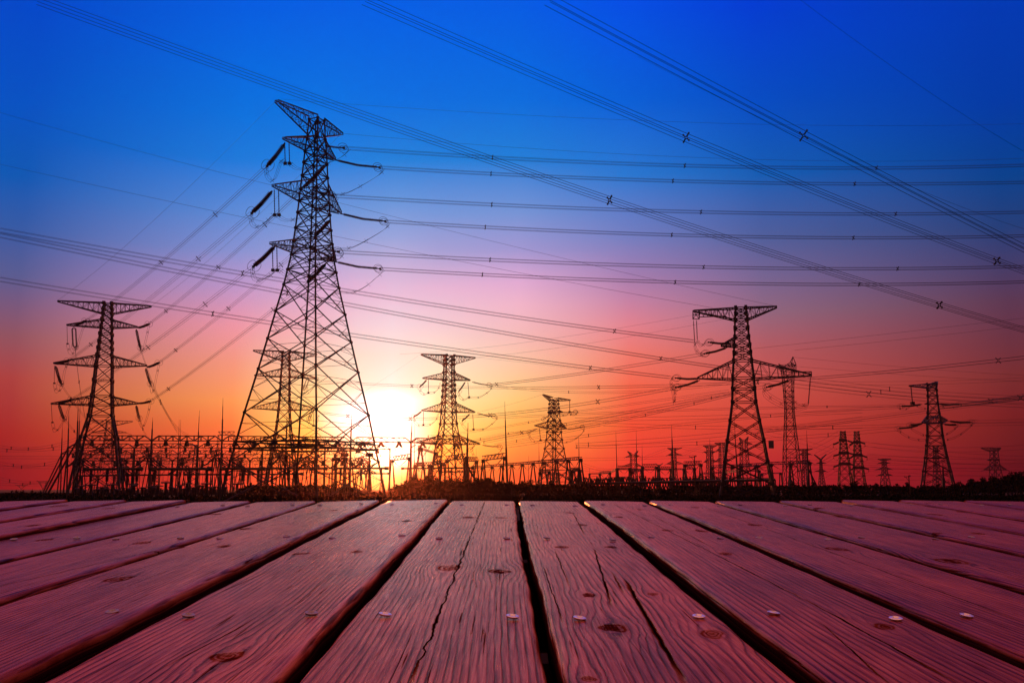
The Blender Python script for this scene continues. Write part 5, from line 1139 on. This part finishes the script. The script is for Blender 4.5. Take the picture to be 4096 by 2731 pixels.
# ---- wooden poles
def upole(label, x, cf, top, base, D):
    t = at(*cf(*top), D); b = at(*cf(*base), D); b[2] = 0; b[0] = t[0] + (b[0] - t[0]); s = D / 3900
    root = thing('utility_pole', label, 'utility pole', b); m = MB(); m.tube([b, t], 0, 8, rad=[s * 2.6, s * 1.9]); m.build('pole', M['bark'], root)
    m = MB(); a, c = t + [-19 * s * x, 0, -6 * s], t + [7 * s * x, 0, -3.5 * s]; m.bar(a, c, s * 2); m.bar(a * .8 + c * .2, t + [0, 0, -23 * s], s * 1.3); m.build('cross_arm', M['bark'], root)
    for q in (a, t + [4 * s * x, 0, -3 * s], c): mm = MB(); mm.disc_string(q, q + [0, 0, 4.5 * s], s * 1.4, 3, 6, .6); mm.build('insulator', M['porcelain'], root)
upole('tall wooden pole with a lopsided cross arm in front of the right switchyard', 1, G, (1606, 576), (1612, 990), 240)
upole('small wooden pole standing alone over the bushes left of the pylon near the right edge', .9, Mm, (1362, 1075), (1372, 1160), 260)
# ------------------------------------------------------------------ trees
def leaves(m, centres, radii, n, size, rs):
    for _ in range(n):
        k_ = rs.randint(len(centres)); d = rs.normal(size=3); d /= np.linalg.norm(d); r = radii[k_] * (rs.rand() ** .45)
        p = centres[k_] + d * r * np.array([1, 1, .85]); a = rs.normal(size=3); a /= np.linalg.norm(a); b = np.cross(a, rs.normal(size=3)); b /= np.linalg.norm(b)
        s = size * rs.uniform(.5, 1.3); i = len(m.v); m.v += [p + a * s, p + b * s * .6, p - a * s, p - b * s * .6]; m.f.append((i, i + 1, i + 2, i + 3))
def mk_tree(label, h, w, seed, cat='tree', pointy=False, size=.2, n=1500):
    rs = np.random.RandomState(seed); root = thing('tree', label, cat, (0, 0, 0)); m = MB(); cen = []; rad = []
    m.tube([(0, 0, 0), (w * .03, 0, h * .4), (0, w * .03, h * .85)], 0, 7, rad=[h * .03, h * .02, h * .008])
    for i in range(16 if not pointy else 12):
        t = rs.uniform(.28, .98); ang = rs.uniform(0, 6.28); rr = w * .5 * (math.sqrt(max(.05, 1 - (t - .5) ** 2 * 3)) if not pointy else (1.08 - t)) * rs.uniform(.35, 1)
        c = np.array([math.cos(ang) * rr, math.sin(ang) * rr, h * t]); cen.append(c); rad.append(w * rs.uniform(.10, .22) * (.7 if pointy else 1))
        b = np.array([0, 0, h * max(.15, t - .25)]); m.tube([b, (b + c) / 2 + [0, 0, h * .03], c], 0, 5, rad=[h * .012, h * .008, h * .003])
    m.build('trunk', M['bark'], root); m = MB(); leaves(m, cen, rad, n, size, rs); m.build('crown', M['leaf'], root); return root
def top_y(x):
    xs = [0, 60, 130, 200, 330, 380, 880, 940, 960, 1000, 1285, 1300, 1420, 1440, 1560, 1600, 1660, 1700, 1780, 1900, 1920, 1990, 2040, 2300, 2560, 2600, 2680, 2700, 2860, 3100, 3400, 3550, 3640, 3660, 3690, 3870, 3895, 3960, 4020, 4096, 4200]
    ys = [1978, 1964, 1966, 1972, 1978, 1990, 1990, 1975, 1945, 1934, 1934, 1942, 1940, 1962, 1962, 1930, 1915, 1912, 1914, 1922, 1912, 1918, 1926, 1930, 1940, 1948, 1946, 1934, 1936, 1934, 1933, 1934, 1936, 1948, 1940, 1934, 1915, 1915, 1902, 1896, 1894]
    return float(np.interp(x, xs, ys))
protoT = [mk_tree('t', 5, 4.2, 3, size=.2), mk_tree('t', 5, 3.4, 8, size=.18), mk_tree('t', 5, 5.0, 12, size=.2), mk_tree('t', 5, 2.4, 15, pointy=True, size=.16, n=1000)]
used = [False] * 4; rt_ = random.Random(3)
def put_tree(x, ytop, D, k_, label, group):
    h = HCAM + ray(x, ytop)[1] * D; s = h / 5.1; p = at(x, 1960, D) * [1, 1, 0]
    if not used[k_]:
        used[k_] = True; o = protoT[k_]; o.location = tuple(p); o.scale = (s,) * 3; o['label'] = label; o['group'] = group; return o
    return dup(protoT[k_], p, rt_.uniform(0, 6.28), s, label, group)
GT = ('bushy trees below the sun', 'trees of the wood at the right edge', 'low trees at the left edge', 'scrubby trees along the dark tree line')
LT = ('dark bushy tree in the thicket directly below the sun, one of a crowded row', 'dark tall tree in the wood at the right edge, one of several alike', 'low dark tree at the left edge, one of several alike', 'low dark tree on the long tree line, one of many alike')
x = 1590
while x < 2080: put_tree(x, top_y(x) - rt_.uniform(-4, 9), rt_.uniform(230, 270), rt_.choice((0, 1, 2)), LT[0], GT[0]); x += rt_.uniform(18, 30)
x = 3880
while x < 4180: put_tree(x, top_y(x) - rt_.uniform(-3, 10), rt_.uniform(300, 350), rt_.choice((0, 2, 1, 3)), LT[1], GT[1]); x += rt_.uniform(16, 28)
x = -20
while x < 360: put_tree(x, top_y(x) - rt_.uniform(-2, 8), rt_.uniform(420, 520), rt_.choice((0, 2, 3)), LT[2], GT[2]); x += rt_.uniform(13, 24)
for x in (1010, 1075, 1130, 1205, 1260, 1340, 1395, 2120, 2210, 2330, 2440, 2530, 2720, 2790, 2850, 2900, 2990, 3080, 3170, 3260, 3350, 3420, 3500, 3580, 3625, 3670, 3700, 3760, 3840):
    put_tree(x, top_y(x) - rt_.uniform(0, 8), rt_.uniform(280, 330), rt_.choice((0, 1, 2)), LT[3], GT[3])
put_tree(130, 1956, 430, 3, 'slim pointed tree standing above its neighbours at the left edge', GT[2])
for k_ in range(4):
    if not used[k_]: put_tree(3950, 1900, 320, k_, LT[1], GT[1])
# the continuous dark wood and scrub, nobody could count it
rs = np.random.RandomState(4)
def mass(name, label, x0, x1, Dlo, Dhi, n, size, drop, rows):
    m = MB()
    for r in range(rows):
        x = x0
        while x < x1:
            D = Dlo + (Dhi - Dlo) * rs.rand(); yt = top_y(x) + drop + rs.uniform(-2, 8)
            h = HCAM + ray(x, yt)[1] * D; h = max(h, .8); p = at(x, 1960, D) * [1, 1, 0]
            cen = [p + [rs.uniform(-1.2, 1.2), rs.uniform(-1.2, 1.2), h * t] for t in (.25, .5, .72, .84)]; rad = [h * .25 + .5, h * .22 + .4, h * .18 + .3, h * .15]
            leaves(m, cen, rad, n, size, rs); x += 9 * rs.uniform(.7, 1.3)
    return m
V_ = mass('w', '', -60, 4200, 270, 400, 34, .42, 4, 3)
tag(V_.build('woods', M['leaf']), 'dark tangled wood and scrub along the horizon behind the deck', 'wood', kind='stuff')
m = MB()
for _ in range(5200):
    D = rs.uniform(150, 280) ** 1.0; x = rs.uniform(-200, 4300); p = at(x, 1960, D) * [1, 1, 0]; h = rs.uniform(.3, 1.3)
    leaves(m, [p + [0, 0, h * .5]], [h * .6], 5, .28, rs)
for _ in range(1900):
    x = rs.uniform(930, 4300); D = rs.uniform(112, 134); p = at(x, 1960, D) * [1, 1, 0]; h = rs.uniform(.9, 1.75)
    leaves(m, [p + [0, 0, h * .35], p + [rs.uniform(-.4, .4), 0, h * .72]], [h * .38, h * .26], 26, .13, rs)
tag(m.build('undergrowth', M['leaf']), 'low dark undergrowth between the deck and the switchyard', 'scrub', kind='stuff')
# ------------------------------------------------------------------ evening haze over the plain
hz = MB(); hz.box((0, 900, 44), 2600, 2400, 90)
ho = hz.build('haze', M['soil']); tag(ho, 'thin evening haze hanging over the whole switchyard and plain', 'haze', kind='stuff')
hm = bpy.data.materials.new('haze'); hm.use_nodes = True; nt = hm.node_tree; nt.nodes.clear()
pv_ = nt.nodes.new('ShaderNodeVolumePrincipled'); mo = nt.nodes.new('ShaderNodeOutputMaterial'); nt.links.new(pv_.outputs[0], mo.inputs['Volume'])
pv_.inputs['Color'].default_value = (1, .7, .6, 1); pv_.inputs['Density'].default_value = 0.00006; pv_.inputs['Anisotropy'].default_value = 0.93
ho.data.materials[0] = hm
